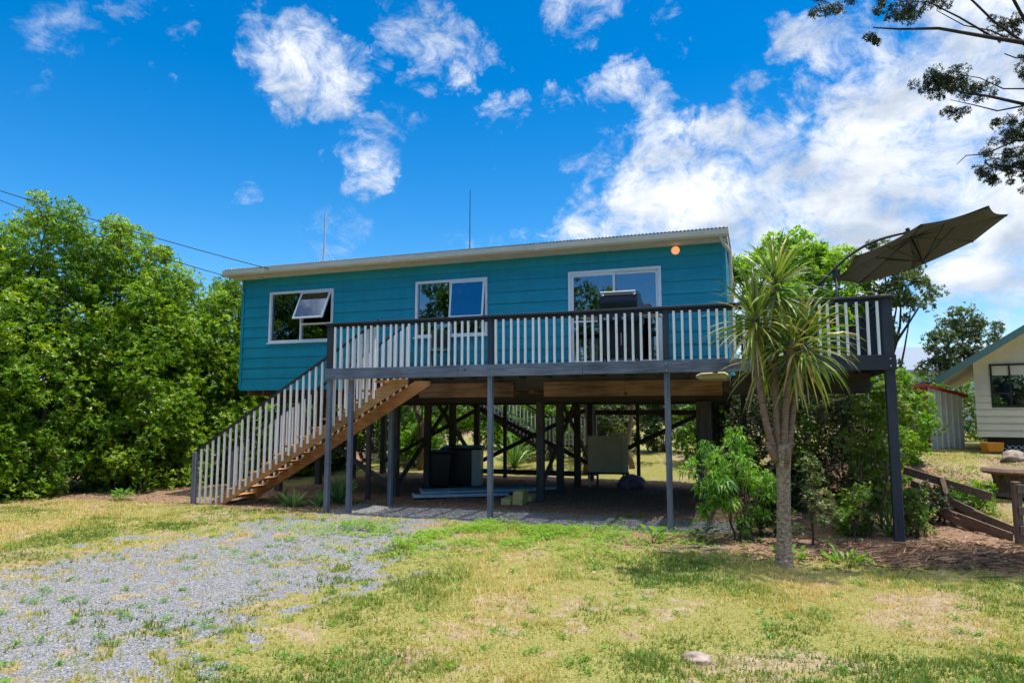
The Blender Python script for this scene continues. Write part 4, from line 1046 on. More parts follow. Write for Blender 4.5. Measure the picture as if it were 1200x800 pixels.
for i, (x, y, h, lb) in enumerate([(-16.5, -1.5, 9.5, 'broad tree behind the camera mirrored in the middle window'), (-11.5, -8.0, 9.0, 'broad tree behind the camera mirrored in the sliding door'), (-4.0, -14.0, 8.0, 'broad tree far behind the camera position')]):
    rg = np.random.default_rng(180+i)
    make_tree('street_tree', x, y, column_lobes(h, 3.2, 10, rg, z0=2.2), 7, .6, 20, 6, .26, .12, M['leaf_hedge'], M['bark_brown'], lb, 'tree', 180+i, group='trees behind the camera', trunk_r=.2, base_z=0)
# shrubs
def shrub(name, x, y, h, r, mat, lb, seed, per=34, cr=.22, whorls=18, leaves=6, ln=.09, wd=.035, n=8, group=None, stems=4, z0=.35, **k):
    rg = np.random.default_rng(seed)
    lobes = []
    for q in range(n):
        t = (q+.5)/n; a = q*2.4+rg.random(); zz = z0+(h-z0-.25*r)*t; rr = r*(0.95-0.45*t*t)
        lobes.append((rr*.5*math.cos(a), rr*.5*math.sin(a), zz, rr*.6, rr*.6, rr*.55))
    return make_tree(name, x, y, lobes, per, cr, whorls, leaves, ln, wd, mat, k.pop('bark', M['bark_brown']), lb, 'shrub', seed, group=group, trunk_r=k.pop('trunk_r', .035), limb_r=.016, stems=stems, stem_spread=.1, **k)
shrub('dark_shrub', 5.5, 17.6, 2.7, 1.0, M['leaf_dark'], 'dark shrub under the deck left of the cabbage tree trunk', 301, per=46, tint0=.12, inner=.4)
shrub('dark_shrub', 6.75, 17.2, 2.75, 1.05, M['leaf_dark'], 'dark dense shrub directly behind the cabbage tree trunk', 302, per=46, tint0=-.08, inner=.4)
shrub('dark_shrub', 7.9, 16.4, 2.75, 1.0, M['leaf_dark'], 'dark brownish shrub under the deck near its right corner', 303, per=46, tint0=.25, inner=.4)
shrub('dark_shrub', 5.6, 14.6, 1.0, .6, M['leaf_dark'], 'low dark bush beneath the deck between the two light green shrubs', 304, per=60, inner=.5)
shrub('vine_shrub', 6.42, 12.3, 2.6, .5, M['leaf_vine'], 'tall yellow green viny shrub left of the right corner post', 305, per=60, cr=.17, ln=.075, wd=.035, n=11, tint0=.25, inner=.4)
shrub('vine_shrub', 8.0, 14.8, 2.9, .8, M['leaf_vine'], 'tall yellow green viny shrub right of the deck corner post', 306, per=44, cr=.2, n=11, tint0=.2, inner=.3)
shrub('leafy_shrub', 9.4, 16.9, 2.5, .9, M['leaf_bright'], 'bright leafy shrub in front of the small white shed', 307, per=34, tint0=.05, ln=.12, wd=.055)
shrub('leafy_shrub', 10.2, 18.2, 1.7, .9, M['leaf_vine'], 'yellow green bush just left of the small white shed', 308, per=34)
shrub('leafy_shrub', 9.1, 13.9, .55, .5, M['leaf_bright'], 'low green bush beside the broken fence on the dirt slope', 309, per=60, z0=.1)
shrub('leafy_shrub', 8.0, 13.2, .7, .5, M['leaf_dark'], 'low dark bush under the high end of the broken fence', 310, per=60, z0=.15)
make_tree('peach_shrub', 3.70, 11.35, [(-.25, 0, 1.45, .42, .4, .38), (.12, .05, 1.25, .42, .4, .4), (-.55, 0, 1.15, .3, .3, .3), (-.05, -.1, .9, .5, .45, .35), (.4, 0, .85, .35, .35, .35), (-.45, 0, .62, .35, .3, .22), (.3, -.05, .45, .35, .3, .2)],
          60, .13, 20, 5, .135, .024, M['leaf_peach'], M['bark_brown'], 'light green peach shrub with drooping narrow leaves left of the cabbage tree', 'shrub', 311, trunk_r=.03, limb_r=.014, tint0=.12, droop=.45, up=.9, stems=3, stem_spread=.06, spread=.7)
make_tree('young_tree', 4.72, 10.95, [(0, 0, 1.2, .13, .13, .2), (.02, 0, .95, .24, .22, .2), (-.02, 0, .7, .34, .3, .2), (.22, 0, .5, .3, .3, .2), (-.2, 0, .42, .3, .3, .18)],
          120, .10, 16, 6, .055, .020, M['leaf_olive'], M['bark_brown'], 'small conical young tree just right of the cabbage tree trunk', 'tree', 312, trunk_r=.022, limb_r=.010, tint0=.18, up=.9)
make_tree('young_tree', 5.38, 10.95, [(0, 0, .85, .18, .18, .16), (.1, 0, .62, .24, .2, .15), (-.1, 0, .5, .22, .2, .13)],
          120, .09, 12, 6, .065, .026, M['leaf_vine'], M['bark_brown'], 'little sapling with brownish new leaves between the young tree and viny shrub', 'tree', 313, trunk_r=.014, limb_r=.007, up=.9)
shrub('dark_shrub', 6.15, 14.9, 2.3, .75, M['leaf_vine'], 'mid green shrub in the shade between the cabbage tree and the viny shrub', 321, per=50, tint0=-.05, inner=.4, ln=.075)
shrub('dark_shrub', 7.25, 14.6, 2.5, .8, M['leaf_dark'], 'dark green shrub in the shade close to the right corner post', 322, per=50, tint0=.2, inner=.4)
shrub('leafy_shrub', 5.75, 11.75, .75, .38, M['leaf_vine'], 'knee high yellow green bush left of the right corner post', 323, per=90, cr=.12, ln=.06, wd=.025, tint0=.1, z0=.12, inner=.4)
shrub('leafy_shrub', 4.35, 11.9, .9, .4, M['leaf_dark'], 'small dark bush directly behind the cabbage tree foot', 324, per=90, cr=.12, ln=.07, wd=.03, tint0=.15, z0=.12, inner=.4)
shrub('leafy_shrub', 6.75, 11.75, .8, .4, M['leaf_vine'], 'low yellow green bush just right of the corner post foot', 325, per=90, cr=.12, ln=.06, wd=.025, tint0=.1, z0=.12, inner=.4)
# shrubs at the back of the garden, seen beneath the house
bk = [(-6.4, 25.6, 3.2, 1.5, 'leaf_dark', 'dark back garden shrub seen under the left end of the house'),
      (-4.6, 28.5, 3.4, 1.6, 'leaf_hedge', 'green back garden shrub seen between the stairs and the left piles'),
      (-2.6, 30.2, 3.6, 1.6, 'leaf_vine', 'pale yellow green back garden shrub seen between the left piles'),
      (-0.4, 30.5, 3.4, 1.5, 'leaf_bright', 'bright back garden shrub seen left of the rear stairs'),
      (1.8, 30.0, 3.2, 1.6, 'leaf_vine', 'yellow green back garden shrub seen beyond the rear stairs'),
      (4.0, 29.2, 3.6, 1.5, 'leaf_dark', 'dark back garden shrub seen above the beige cabinet'),
      (6.2, 28.0, 3.5, 1.6, 'leaf_olive', 'olive back garden shrub seen right of the beige cabinet'),
      (8.4, 26.3, 3.6, 1.6, 'leaf_dark', 'dark back garden shrub seen under the right end of the house'),
      (10.4, 23.5, 3.3, 1.5, 'leaf_olive', 'olive back garden shrub behind the far corner of the deck'),
      (-3.7, 26.6, 1.9, 1.1, 'leaf_bright', 'low bright back garden bush seen between the left piles'),
      (1.1, 27.2, 2.0, 1.2, 'leaf_hedge', 'low green back garden bush beneath the rear stairs'),
      (3.4, 26.4, 2.6, 1.2, 'leaf_olive', 'olive back garden bush seen directly behind the beige cabinet'),
      (7.0, 25.0, 2.4, 1.2, 'leaf_hedge', 'green back garden bush seen right of the third deck post'),
      (-9.0, 28.5, 4.2, 2.0, 'leaf_hedge', 'green back garden shrub hidden behind the stairs')]
for i, (x, y, h, r, mt, lb) in enumerate(bk):
    shrub('back_shrub', x, y, h, r, M[mt], lb, 330+i, per=15, cr=.34, whorls=24, leaves=6, ln=.15, wd=.065, n=9, group='shrubs along the back of the garden', inner=.3)
for i, (x, y, lb) in enumerate([(-3.3, 25.2, 'slender brown trunked tree seen between the left piles'), (4.3, 24.6, 'leaning brown trunked tree seen behind the beige cabinet'), (2.55, 23.6, 'pale trunked tree seen just left of the beige cabinet')]):
    make_tree('back_tree', x, y, [(0, 0, 4.6, 1.2, 1.2, .8), (.7, .3, 4.0, 1, 1, .7), (-.7, .2, 4.1, 1, 1, .7), (.1, -.3, 5.4, .9, .9, .6)], 12, .34, 18, 6, .13, .06,
              M['leaf_olive'], M['bark_stem'], lb, 'tree', 350+i, group='trees in the back garden', trunk_r=.15 if i != 1 else .11, inner=.1)
# clipped hedge behind the shed, and a far wooded line that only reads as a mass
make_tree('clipped_hedge', 17.4, 26.5, [(k*1.1-3.3, 0, z, .95, .8, .8) for k in range(7) for z in (.6, 1.7)], 16, .34, 20, 6, .13, .06, M['leaf_vine'], M['bark_brown'],
          'yellow green clipped hedge between the white shed and the cream cottage', 'hedge', 360, trunk_r=.05, stems=4, stem_spread=1.0)
rng = np.random.default_rng(400)
cl = []
for k in range(150):
    a = rng.uniform(-1.9, 1.9); dd = rng.uniform(70, 100)
    x = dd*math.sin(a); y = dd*math.cos(a)
    for q in range(12): cl.append((x+rng.normal(0, 3), y+rng.normal(0, 2), rng.uniform(.8, 4.8), 1.6))
for k in range(60):
    a = rng.uniform(1.9, 4.4); dd = rng.uniform(45, 75); x = dd*math.sin(a); y = dd*math.cos(a); hh = rng.uniform(5, 9)
    for q in range(16): cl.append((x+rng.normal(0, 2.5), y+rng.normal(0, 2.5), rng.uniform(.8, hh), 1.6))
Q, ti = foliage(np.array(cl), 22, 5, .9, .5, rng)
tag(fast_mesh('distant_wood', Q, 4, M['leaf_dark'], tint=ti), 'distant dark green line of woods beyond the gardens', 'woods', kind='stuff')

# ------------------------------------------------------------------ overhead tree, upper right
mz = tz(9.9, 8.9)
mt = empty('overhanging_tree', (9.9, 8.9, mz), label='dark fine leaved tree whose branches hang into the upper right sky', cat='tree')
def rel(px, pz, py=8.5): return (px-9.9, py-8.9, pz-mz)
lob = [(3.95, 8.15, .38, .26), (4.3, 7.62, .28, .12), (5.05, 7.40, .32, .17), (5.45, 7.48, .28, .18), (4.8, 7.13, .15, .1), (5.85, 7.75, .4, .2), (5.5, 6.42, .24, .19), (5.82, 6.50, .22, .18), (5.62, 6.22, .22, .14), (6.1, 6.30, .2, .14), (5.95, 6.12, .16, .1),
       (6.28, 5.68, .24, .17), (6.5, 5.45, .32, .24), (6.35, 5.2, .24, .17), (6.75, 5.85, .25, .2), (6.8, 5.15, .3, .25), (6.72, 7.35, .22, .2), (6.85, 6.25, .2, .18), (7.4, 6.9, .6, .5), (8.4, 7.4, .8, .6), (9.5, 8.2, 1.0, .7), (10.6, 7.7, 1.1, .7), (7.7, 5.9, .5, .4), (9.0, 9.0, .8, .5)]
lobes = [(*rel(a, b_, 8.5+.25*math.sin(i*2.1)), r, r, h) for i, (a, b_, r, h) in enumerate(lob)]
rg = np.random.default_rng(77)
cl = lobes_to_clumps(lobes, 330, .065, rg, inner=.35)
Q, ti = foliage(cl, 34, 6, .036, .009, rg, up=.8)
fast_mesh('crown', Q, 4, M['leaf_manuka'], parent=mt, tint=ti)
mb = MB()
tr = [(0, 0, -.1), (.1, .1, 1.8), (-.1, 0, 3.6), (-.3, .1, 5.0), (-.2, 0, 6.6), (0, 0, 8.0)]
mb.tube(tr, [.2, .17, .14, .11, .08, .04], 10)
def br(pts, r0, r1): mb.tube([rel(*p) for p in pts], [.68*(r0+(r1-r0)*i/(len(pts)-1)) for i in range(len(pts))], 7)
br([(9.6, 5.6, 8.8), (8.4, 6.5, 8.6), (7.3, 6.8), (6.72, 6.93), (6.2, 7.02), (5.61, 7.13), (5.1, 7.12), (4.75, 7.14)], .07, .012)
br([(9.7, 6.4, 8.9), (8.3, 7.6, 8.7), (7.2, 7.35), (6.75, 7.25), (6.62, 7.55), (6.2, 8.0)], .06, .02)
br([(6.3, 7.02), (5.9, 7.28), (5.5, 7.50), (5.2, 7.5)], .022, .008)
br([(6.72, 6.93), (6.35, 7.22), (6.1, 7.5), (5.8, 7.8), (5.0, 8.1), (4.3, 7.85), (3.95, 8.1)], .026, .008)
br([(6.55, 6.97), (6.3, 7.1), (5.95, 7.17), (5.6, 7.38)], .018, .007)
br([(4.75, 7.7), (4.4, 7.6), (4.15, 7.55)], .01, .004)
br([(9.5, 4.8, 8.8), (8.2, 5.7, 8.6), (7.2, 6.0), (6.7, 6.08), (6.2, 6.2), (5.85, 6.25), (5.5, 6.4)], .06, .008)
br([(6.7, 6.08), (6.3, 6.0), (6.0, 6.08), (5.7, 6.15)], .018, .006)
br([(7.2, 6.0), (6.8, 6.3), (6.4, 6.3), (6.1, 6.45), (5.8, 6.5)], .02, .006)
br([(8.2, 5.7, 8.6), (7.4, 5.5), (6.9, 5.6), (6.5, 5.6), (6.1, 5.42), (5.85, 5.40), (5.72, 5.28)], .03, .005)
br([(8.2, 5.6, 8.6), (7.3, 5.1), (6.8, 5.15), (6.4, 5.2)], .03, .006)
br([(7.3, 6.8), (6.9, 6.75), (6.6, 6.72), (6.45, 6.78)], .018, .01)
for c in cl[rg.permutation(len(cl))[:260]]:
    k = int(np.argmin(np.sum((np.array(lobes)[:, :3]-c[:3])**2, 1))); l = lobes[k]
    mb.tube([l[:3], ((l[0]+c[0])/2, (l[1]+c[1])/2, (l[2]+c[2])/2-.01), tuple(c[:3])], [.006, .005, .003], 4, cap=False)
mb.build('trunk', M['bark_dark'], mt, smooth=True)

# ------------------------------------------------------------------ cabbage tree
ctz = tz(3.68, 9.5)
ct = empty('cabbage_tree', (3.68, 9.5, ctz-.02), label='multi headed cabbage tree with strap leaves growing in front of the deck', cat='tree')
mb = MB(); rg = random.Random(3)
tp = [(0, 0, -.05), (.0, 0, .05), (.01, 0, .25), (.02, 0, .6), (.035, 0, 1.0), (.045, 0, 1.35), (.055, 0, 1.55), (.05, 0, 1.66)]
mb.tube(tp, [.15, .125, .10, .090, .088, .094, .10, .08], 16)
mb.build('trunk', M['bark_grey'], ct, smooth=True)
heads = [((-.06, 0, 1.50), (-.30, .02, 2.35), (-.27, .0, 3.48)), ((.0, .03, 1.55), (-.03, .05, 2.7), (.06, .05, 3.98)), ((.06, 0, 1.52), (.10, -.02, 2.3), (.19, -.12, 3.1)), ((.11, 0, 1.5), (.24, .05, 2.2), (.40, .0, 3.12)), ((.08, .07, 1.5), (.12, .15, 2.3), (-.12, .25, 3.0))]
for a, b_, c in heads:
    mb = MB(); pts = []
    for k in range(9):
        t = k/8; p = Vector(a)*(1-t)**2+2*Vector(b_)*t*(1-t)+Vector(c)*t*t; pts.append(p)
    mb.tube(pts, [.055, .05, .046, .043, .041, .041, .042, .045, .05], 10); mb.build('stem', M['bark_stem'], ct, smooth=True)
mb = MB(); mb.tube([(-.06, -.02, 1.42), (-.14, -.03, 1.6), (-.18, -.02, 1.68)], [.05, .042, .03], 8); mb.tube([(.05, -.06, 1.35), (.08, -.1, 1.55), (.07, -.1, 1.62)], [.045, .04, .03], 8); mb.build('stub', M['bark_stem'], ct, smooth=True)
rn = np.random.default_rng(55)
for hi, (a, b_, c) in enumerate(heads):
    n = (120, 150, 120, 150, 90)[hi]
    t = rn.random(n)
    az = rn.random(n)*2*np.pi; el = np.radians(88-125*t**1.1+rn.normal(0, 9, n))
    dr = np.stack([np.cos(az)*np.cos(el), np.sin(az)*np.cos(el), np.sin(el)], 1)
    root = np.array(c)+np.stack([0*t, 0*t, -.22*t], 1)+dr*.03
    ln_ = (.66+.22*rn.random(n))*(1-.25*(t < .15))*(.95, .95, .85, 1.05, .8)[hi]
    blades('leaf_head', root, dr, ln_, .036, M['leaf_cord'], ct, rn, droop=.68+0.5*(hi in (2, 3)), tint0=.64, tvar=.2)
    n = 14                                                       # dead hanging leaves
    az = rn.random(n)*2*np.pi; dr = np.stack([np.cos(az)*.5, np.sin(az)*.5, -.9+0*az], 1)
    root = np.array(c)+np.stack([0*az, 0*az, -.2-.2*rn.random(n)], 1)
    blades('dead_leaves', root, dr, .45+.35*rn.random(n), .03, M['leaf_cord'], ct, rn, droop=.7, tint0=.9, tvar=.08)

# strappy plants
def strap_plant(name, x, y, n, ln, wd, mat, label, seed, elev=(25, 85), droop=.8, cat='plant', tint0=.5, group=None):
    r = empty(name, (x, y, tz(x, y)-.01), label=label, cat=cat, group=group); rn = np.random.default_rng(seed)
    az = rn.random(n)*2*np.pi; el = np.radians(rn.uniform(elev[0], elev[1], n))
    dr = np.stack([np.cos(az)*np.cos(el), np.sin(az)*np.cos(el), np.sin(el)], 1)
    blades('leaves', dr*.02, dr, ln*(.65+.45*rn.random(n)), wd, mat, r, rn, droop=droop, tint0=tint0)
    return r
strap_plant('agave', -4.82, 15.35, 34, .46, .085, M['leaf_agave'], 'pale green agave nearest the foot of the stairs', 11, droop=.35, tint0=.65)
strap_plant('agave', -4.28, 15.45, 26, .36, .07, M['leaf_agave'], 'small green agave just left of the first deck post', 12, droop=.35, tint0=.5)
strap_plant('agave', -4.02, 16.15, 36, .66, .11, M['leaf_agave'], 'largest agave between the first deck post and the stair post', 13, droop=.35, tint0=.4)
strap_plant('agave', -5.25, 15.9, 20, .36, .07, M['leaf_agave'], 'dim small agave in the shade under the stair stringer', 14, droop=.35, tint0=.25)
strap_plant('flax', -2.3, 24.2, 60, 1.0, .06, M['leaf_vine'], 'pale flax clump on the back lawn left of the black bin', 15)
strap_plant('flax', 0.1, 25.6, 70, 1.5, .07, M['leaf_agave'], 'tall flax clump in the back garden left of the rear stairs', 16)
strap_plant('flax', 5.95, 12.3, 24, .55, .04, M['leaf_agave'], 'dark green strap leaved clump at the foot of the viny shrub', 17, tint0=.1)
strap_plant('flax', 6.35, 11.75, 30, .6, .04, M['leaf_agave'], 'strap leaved clump beside the base of the right corner post', 18, tint0=.2)
def broad_weed(x, y, n, h, ln, wd, label, seed, spread=.12, mat='leaf_weed', name='weed'):
    r = empty(name, (x, y, tz(x, y)-.01), label=label, cat='weed'); rn = np.random.default_rng(seed)
    az = rn.random(n)*2*np.pi; q = rn.random(n)**.5*spread
    P = np.stack([np.cos(az)*q, np.sin(az)*q, h*rn.random(n)*.8+.03], 1)
    dr = norm(np.stack([np.cos(az), np.sin(az), .9+rn.normal(0, .4, n)], 1)); nn = np.stack([-np.cos(az)*.6, -np.sin(az)*.6, np.ones(n)], 1)
    fast_mesh('leaves', leaf_quads(P, dr, nn, ln*(.6+.6*rn.random(n)), wd*(.7+.5*rn.random(n)), .1), 4, M[mat], parent=r, tint=np.clip(rn.normal(.5, .2, n), 0, 1))
    mb = MB()
    for p in P[:8]: mb.tube([(0, 0, 0), tuple(p)], [.006, .003], 4)
    mb.build('stem', M['leaf_weed'] if False else M['bark_brown'], r)
    return r
broad_weed(2.26, 11.2, 16, .24, .20, .10, 'broad leaved weed standing in front of the third deck post', 31)
broad_weed(3.06, 11.25, 14, .22, .17, .09, 'broad leaved weed just left of the peach shrub', 32, spread=.18)
broad_weed(2.85, 10.9, 40, .08, .08, .04, 'low creeping weed beside the bark pieces', 33, spread=.25)
broad_weed(-2.72, 12.35, 190, .16, .08, .03, 'round green weed clump alone on the gravel drive', 34, spread=.30)
broad_weed(-9.55, 17.9, 120, .75, .15, .06, 'glossy seedling at the foot of the left hedge', 35, spread=.28, name='seedling', mat='leaf_hedge')
broad_weed(3.95, 9.95, 60, .16, .12, .06, 'low weed growing close behind the cabbage tree foot', 36, spread=.2)
broad_weed(4.6, 9.6, 60, .16, .14, .05, 'dark leaved weed patch right of the cabbage tree foot', 37, spread=.28)
broad_weed(-9.3, 16.6, 60, .25, .16, .05, 'small leafy weed by the hedge trunks at the left', 38, spread=.2)
# creeping weeds across the end of the gravel
rn = np.random.default_rng(60); n = 52000
x = rn.normal(-.4, 1.9, n); y = rn.normal(12.0, 1.0, n); f = fbm(x*2.2, y*2.2, 12)
u_, w_ = to_uw(x, y); ok = (f > .5) & (w_ < -.05) & (rn.random(n) < .30); x, y, f = x[ok], y[ok], f[ok]; n = len(x); az = rn.random(n)*6.28
P = np.stack([x, y, gz_at(x, y)+.10*rn.random(n)*np.clip((f-.48)*6, 0, 1)], 1)
tag(fast_mesh('creeping_weeds', leaf_quads(P, np.stack([np.cos(az), np.sin(az), .5+0*az], 1), np.stack([0*az, 0*az, 1+0*az], 1), .05+.03*rn.random(n), .018+.014*rn.random(n)), 4, M['leaf_weed'], tint=np.clip(rn.normal(.85, .2, n), 0, 1)),
    'yellow green creeping weeds spreading between the lawn and the deck posts', 'weeds', kind='stuff')
# scattered small weeds over lawn and drive
rn = np.random.default_rng(61); k = 420; cx = rn.uniform(-8, 7, k); cy = 4.6+9.5*rn.random(k)**1.3
m_ = 16; x = np.repeat(cx, m_)+rn.normal(0, .035, k*m_); y = np.repeat(cy, m_)+rn.normal(0, .035, k*m_); n = len(x); az = rn.random(n)*6.28
P = np.stack([x, y, gz_at(x, y)+.02*rn.random(n)], 1)
tag(fast_mesh('rosette_weeds', leaf_quads(P, np.stack([np.cos(az), np.sin(az), .6+.5*rn.random(n)], 1), np.stack([0*az, 0*az, 1+0*az], 1), .035+.04*rn.random(n), .012+.010*rn.random(n)), 4, M['leaf_weed'], tint=np.clip(rn.normal(.35, .2, n), 0, 1)),
    'small green rosette weeds dotted over the lawn and gravel', 'weeds', kind='stuff')
# twigs of the brush heap, right
rn = np.random.default_rng(62); n = 2600
x = rn.normal(6.3, 1.1, n); y = 10.0+rn.normal(0, .45, n)-(x-6.3)*.12; az = rn.normal(0.2, .9, n); ln_ = .08+.3*rn.random(n)**2
a = np.stack([x, y, gz_at(x, y)+.01+.09*rn.random(n)*np.exp(-((x-6.5)/1.0)**2)], 1); d_ = np.stack([np.cos(az), np.sin(az), rn.normal(0, .12, n)], 1)
s_ = np.stack([-np.sin(az), np.cos(az), .3+0*az], 1)*.005; up_ = np.array([0, 0, .008])
q1 = np.stack([a-s_, a+s_, a+d_*ln_[:, None]+s_*.6, a+d_*ln_[:, None]-s_*.6], 1); q2 = np.stack([a-up_, a+up_, a+d_*ln_[:, None]+up_, a+d_*ln_[:, None]-up_], 1)
tag(fast_mesh('brush_twigs', np.concatenate([q1, q2]), 4, M['litter'], tint=np.tile(np.clip(rn.normal(.4, .25, n), 0, 1), 2)), 'heap of dry twigs and brush on the ground at the right', 'brush', kind='stuff')
for i, (x, y, ln_, a, lb) in enumerate([(2.75, 10.75, .7, .25, 'longest bark slab below the weed left of the peach shrub'), (2.35, 10.35, .45, -.3, 'short bark slab lying nearest the lawn'), (3.1, 10.6, .5, .1, 'dark bark slab right of the longest one')]):
    mb = MB(); mb.prism([(-ln_/2, 0), (-ln_/2+.05, .035), (0, .05), (ln_/2-.08, .03), (ln_/2, 0)], -.06, .05)
    tag(mb.build('bark_slab', M['fencewood'], loc=(x, y, tz(x, y)), bevel=.008, rotz=a), lb, 'bark', group='bark slabs in the bed')

# =================================================================== RIGHT SIDE: FENCE, STUMP, SHED, COTTAGE
fa = (8.15, 13.0, tz(8.15, 13.0))
fe = empty('broken_fence', fa, label='collapsed brown board fence leaning down towards the right corner', cat='fence')
def fr(p): return (p[0]-fa[0], p[1]-fa[1], p[2]-fa[2])
for a, b_, h in [((7.75, 13.7, .98), (8.66, 12.55, .60), .15), ((7.85, 13.65, .74), (8.38, 12.45, .28), .14), ((7.95, 13.3, .30), (8.22, 12.0, .0), .13), ((8.15, 13.1, .24), (8.05, 11.25, .10), .17), ((8.3, 13.4, .42), (8.35, 11.6, .16), .15), ((7.7, 13.5, .5), (8.1, 12.7, .22), .13)]:
    mb = MB(); mb.bar(fr(a), fr(b_), .03, h); mb.build('board', M['fencewood'], fe, bevel=.004)
mb = MB(); mb.bar(fr((8.12, 13.12, .86)), fr((8.14, 12.85, .08)), .09, .09, up=(1, 0, 0)); mb.build('post', M['fencepost'], fe)
f2_ = empty('fence_panel', (8.02, 11.05, tz(8.02, 11.05)), R(-8), label='standing brown fence post with three rails at the right edge', cat='fence')
mb = MB(); mb.box(-.055, .055, -.05, .05, -.1, .98); mb.build('post', M['fencepost'], f2_, bevel=.008)
for z in (.16, .46, .80): mb = MB(); mb.box(-.02, 2.4, -.085, -.052, z, z+.14); mb.build('board', M['fencewood'], f2_, bevel=.004)
mb = MB(); mb.box(2.25, 2.35, -.05, .05, -.1, .98); mb.build('post', M['fencepost'], f2_, bevel=.008)
sx, sy = 10.45, 14.4; sz_ = tz(sx, sy)
st = empty('tree_stump', (sx, sy, sz_-.05), label='wide sawn tree stump with a flat top on the dirt slope', cat='stump')
mb = MB(); mb.lathe([(.50, 0), (.40, .12), (.38, .30), (.42, .46)], 22); mb.build('trunk', M['bark_brown'], st, smooth=True)
mb = MB(); mb.lathe([(.0, .455), (.56, .455), (.60, .50), (.56, .56), (0, .57)], 22); mb.build('top_slab', M['cutwood'], st)
lumpy('rock', 'large pale rock behind the stump on the slope', 'rock', (11.75, 16.2, tz(11.75, 16.2)+.05), .28, .2, .16, M['rock'], 9)
0 and lumpy('rock', 'pale rock left of the stump halfway up the slope', 'rock', (9.7, 15.9, tz(9.7, 15.9)+.05), .28, .2, .16, M['rock'], 10)

# lean-to shed
sh0 = (12.75, 21.0)
shd = empty('garden_shed', (sh0[0], sh0[1], tz(*sh0)), R(-6), label='small white corrugated shed with a red brown roof edge', cat='shed')
mb = MB(); n = 36; x0, x1 = 0, .98; zt = lambda x: 1.86-.26*x
for k in range(n+1):
    x = x0+(x1-x0)*k/n; off = -.035 if (k % 6) in (1, 2) else .0
    mb.v += [(x, off, 0), (x, off, zt(x))]
    if k: i = 2*k; mb.f.append((i-2, i, i+1, i-1)); mb.mi.append(0)
o = mb.build('front_wall', M['shedsteel'], shd); so = o.modifiers.new('t', 'SOLIDIFY'); so.thickness = .01; so.offset = 1
mb = MB(); mb.box(.93, .97, .03, 1.5, 0, 1.58); mb.box(0.0, .97, 1.5, 1.54, 0, 1.58); mb.build('side_wall', M['shedsteel'], shd)
mb = MB(); mb._add([(-.12, -.08, 1.98), (1.12, -.08, 1.63), (1.12, 1.65, 1.63), (-.12, 1.65, 1.98), (-.12, -.08, 1.88), (1.12, -.08, 1.53), (1.12, 1.65, 1.53), (-.12, 1.65, 1.88)], [(0, 1, 2, 3), (7, 6, 5, 4), (0, 4, 5, 1), (1, 5, 6, 2), (2, 6, 7, 3), (3, 7, 4, 0)]); mb.build('roof', M['redtrim'], shd)
mb = MB(); mb.box(-.07, -.01, -.02, .06, 0, 1.87); mb.box(-.07, -.01, 1.42, 1.5, 0, 1.87); mb.build('post', M['redtrim'], shd)
mb = MB(); mb.box(-.6, .9, .1, 1.4, 0.0, .02); mb.build('floor', M['bearer'], shd)
rg = random.Random(8); src = None
wp = empty('woodpile', (sh0[0]-.45, sh0[1]+.1, tz(*sh0)+.0), R(-6), label='low stack of red brown split logs beside the open side of the shed', cat='woodpile')
for r_ in range(4):
    for k in range(4-r_ % 2):
        if src is None: mb = MB(); mb.tube([(0, 0, 0), (0, .42, 0)], .085, 7); src = mb.build('log', M['log'], wp); o = src
        else: o = linkcopy(src, wp, (0, 0, 0))
        o.location = (-.25+k*.17+(r_ % 2)*.085, 0, .09+r_*.145); o.rotation_euler[1] = rg.random()*6

# cream cottage
NX, NY = 12.85, 19.0; nz0 = tz(NX+1, NY)
ne = empty('cream_cottage', (NX, NY, nz0), R(-36), label='cream weatherboard cottage with sea green gable trim at the right edge', cat='house')
wb, wt = 1.46-nz0, 3.1-nz0
OP = [(.37, 1.95, 2.26-nz0, 3.44-nz0)]
GW = 8.4
def gable_top(x): return wt+.40+.64*min(x+.0, GW-x)
mb = clad(0, GW, wb, wb+5*.19+.72, OP, pitch=.19, lap=.04)
ztop = wb+5*.19+.72
mb.build('wall', M['cream'], ne)
mb = MB()
mb.prism([(0.0, ztop+.002), (GW, ztop+.002), (GW, gable_top(GW)), (GW/2, gable_top(GW/2)), (0, gable_top(0))] if gable_top(0) > ztop else [(0.0, ztop+.002), (GW, ztop+.002), (GW/2, gable_top(GW/2))], -.012, .06); mb.build('gable_wall', M['cream'], ne)
mb = MB(); mb.box(0, .08, .01, 6.5, wb, ztop); mb.box(GW-.08, GW, .01, 6.5, wb, ztop); mb.box(.08, GW-.08, 6.4, 6.5, wb, ztop); mb.box(.08, GW-.08, 3, 3.05, wb, ztop); mb.build('side_wall', M['cream'], ne)
ov = .80
for s in (0, 1):
    X = (lambda x: x) if s == 0 else (lambda x: GW-x)
    e0 = (-ov, gable_top(0)-.64*ov); e1 = (GW/2, gable_top(GW/2))
    prof = [(X(e0[0]), e0[1]), (X(e1[0]), e1[1]), (X(e1[0]), e1[1]+.06), (X(e0[0]), e0[1]+.06)]
    mb = MB(); mb.prism(prof, -.62, 6.9); mb.build('soffit', M['cream'], ne)
    prof = [(X(e0[0]-.04), e0[1]-.10), (X(e1[0]), e1[1]-.05), (X(e1[0]), e1[1]+.14), (X(e0[0]-.04), e0[1]+.12)]
    mb = MB(); mb.prism(prof, -.66, -.625); mb.build('barge_board', M['neightrim'], ne)
    prof = [(X(e0[0]-.08), e0[1]+.065), (X(e1[0]), e1[1]+.065), (X(e1[0]), e1[1]+.10), (X(e0[0]-.08), e0[1]+.10)]
    mb = MB(); mb.prism(prof, -.622, 6.95); mb.build('roof', M['neighroof'], ne)
a, b_, c0, c1 = OP[0]
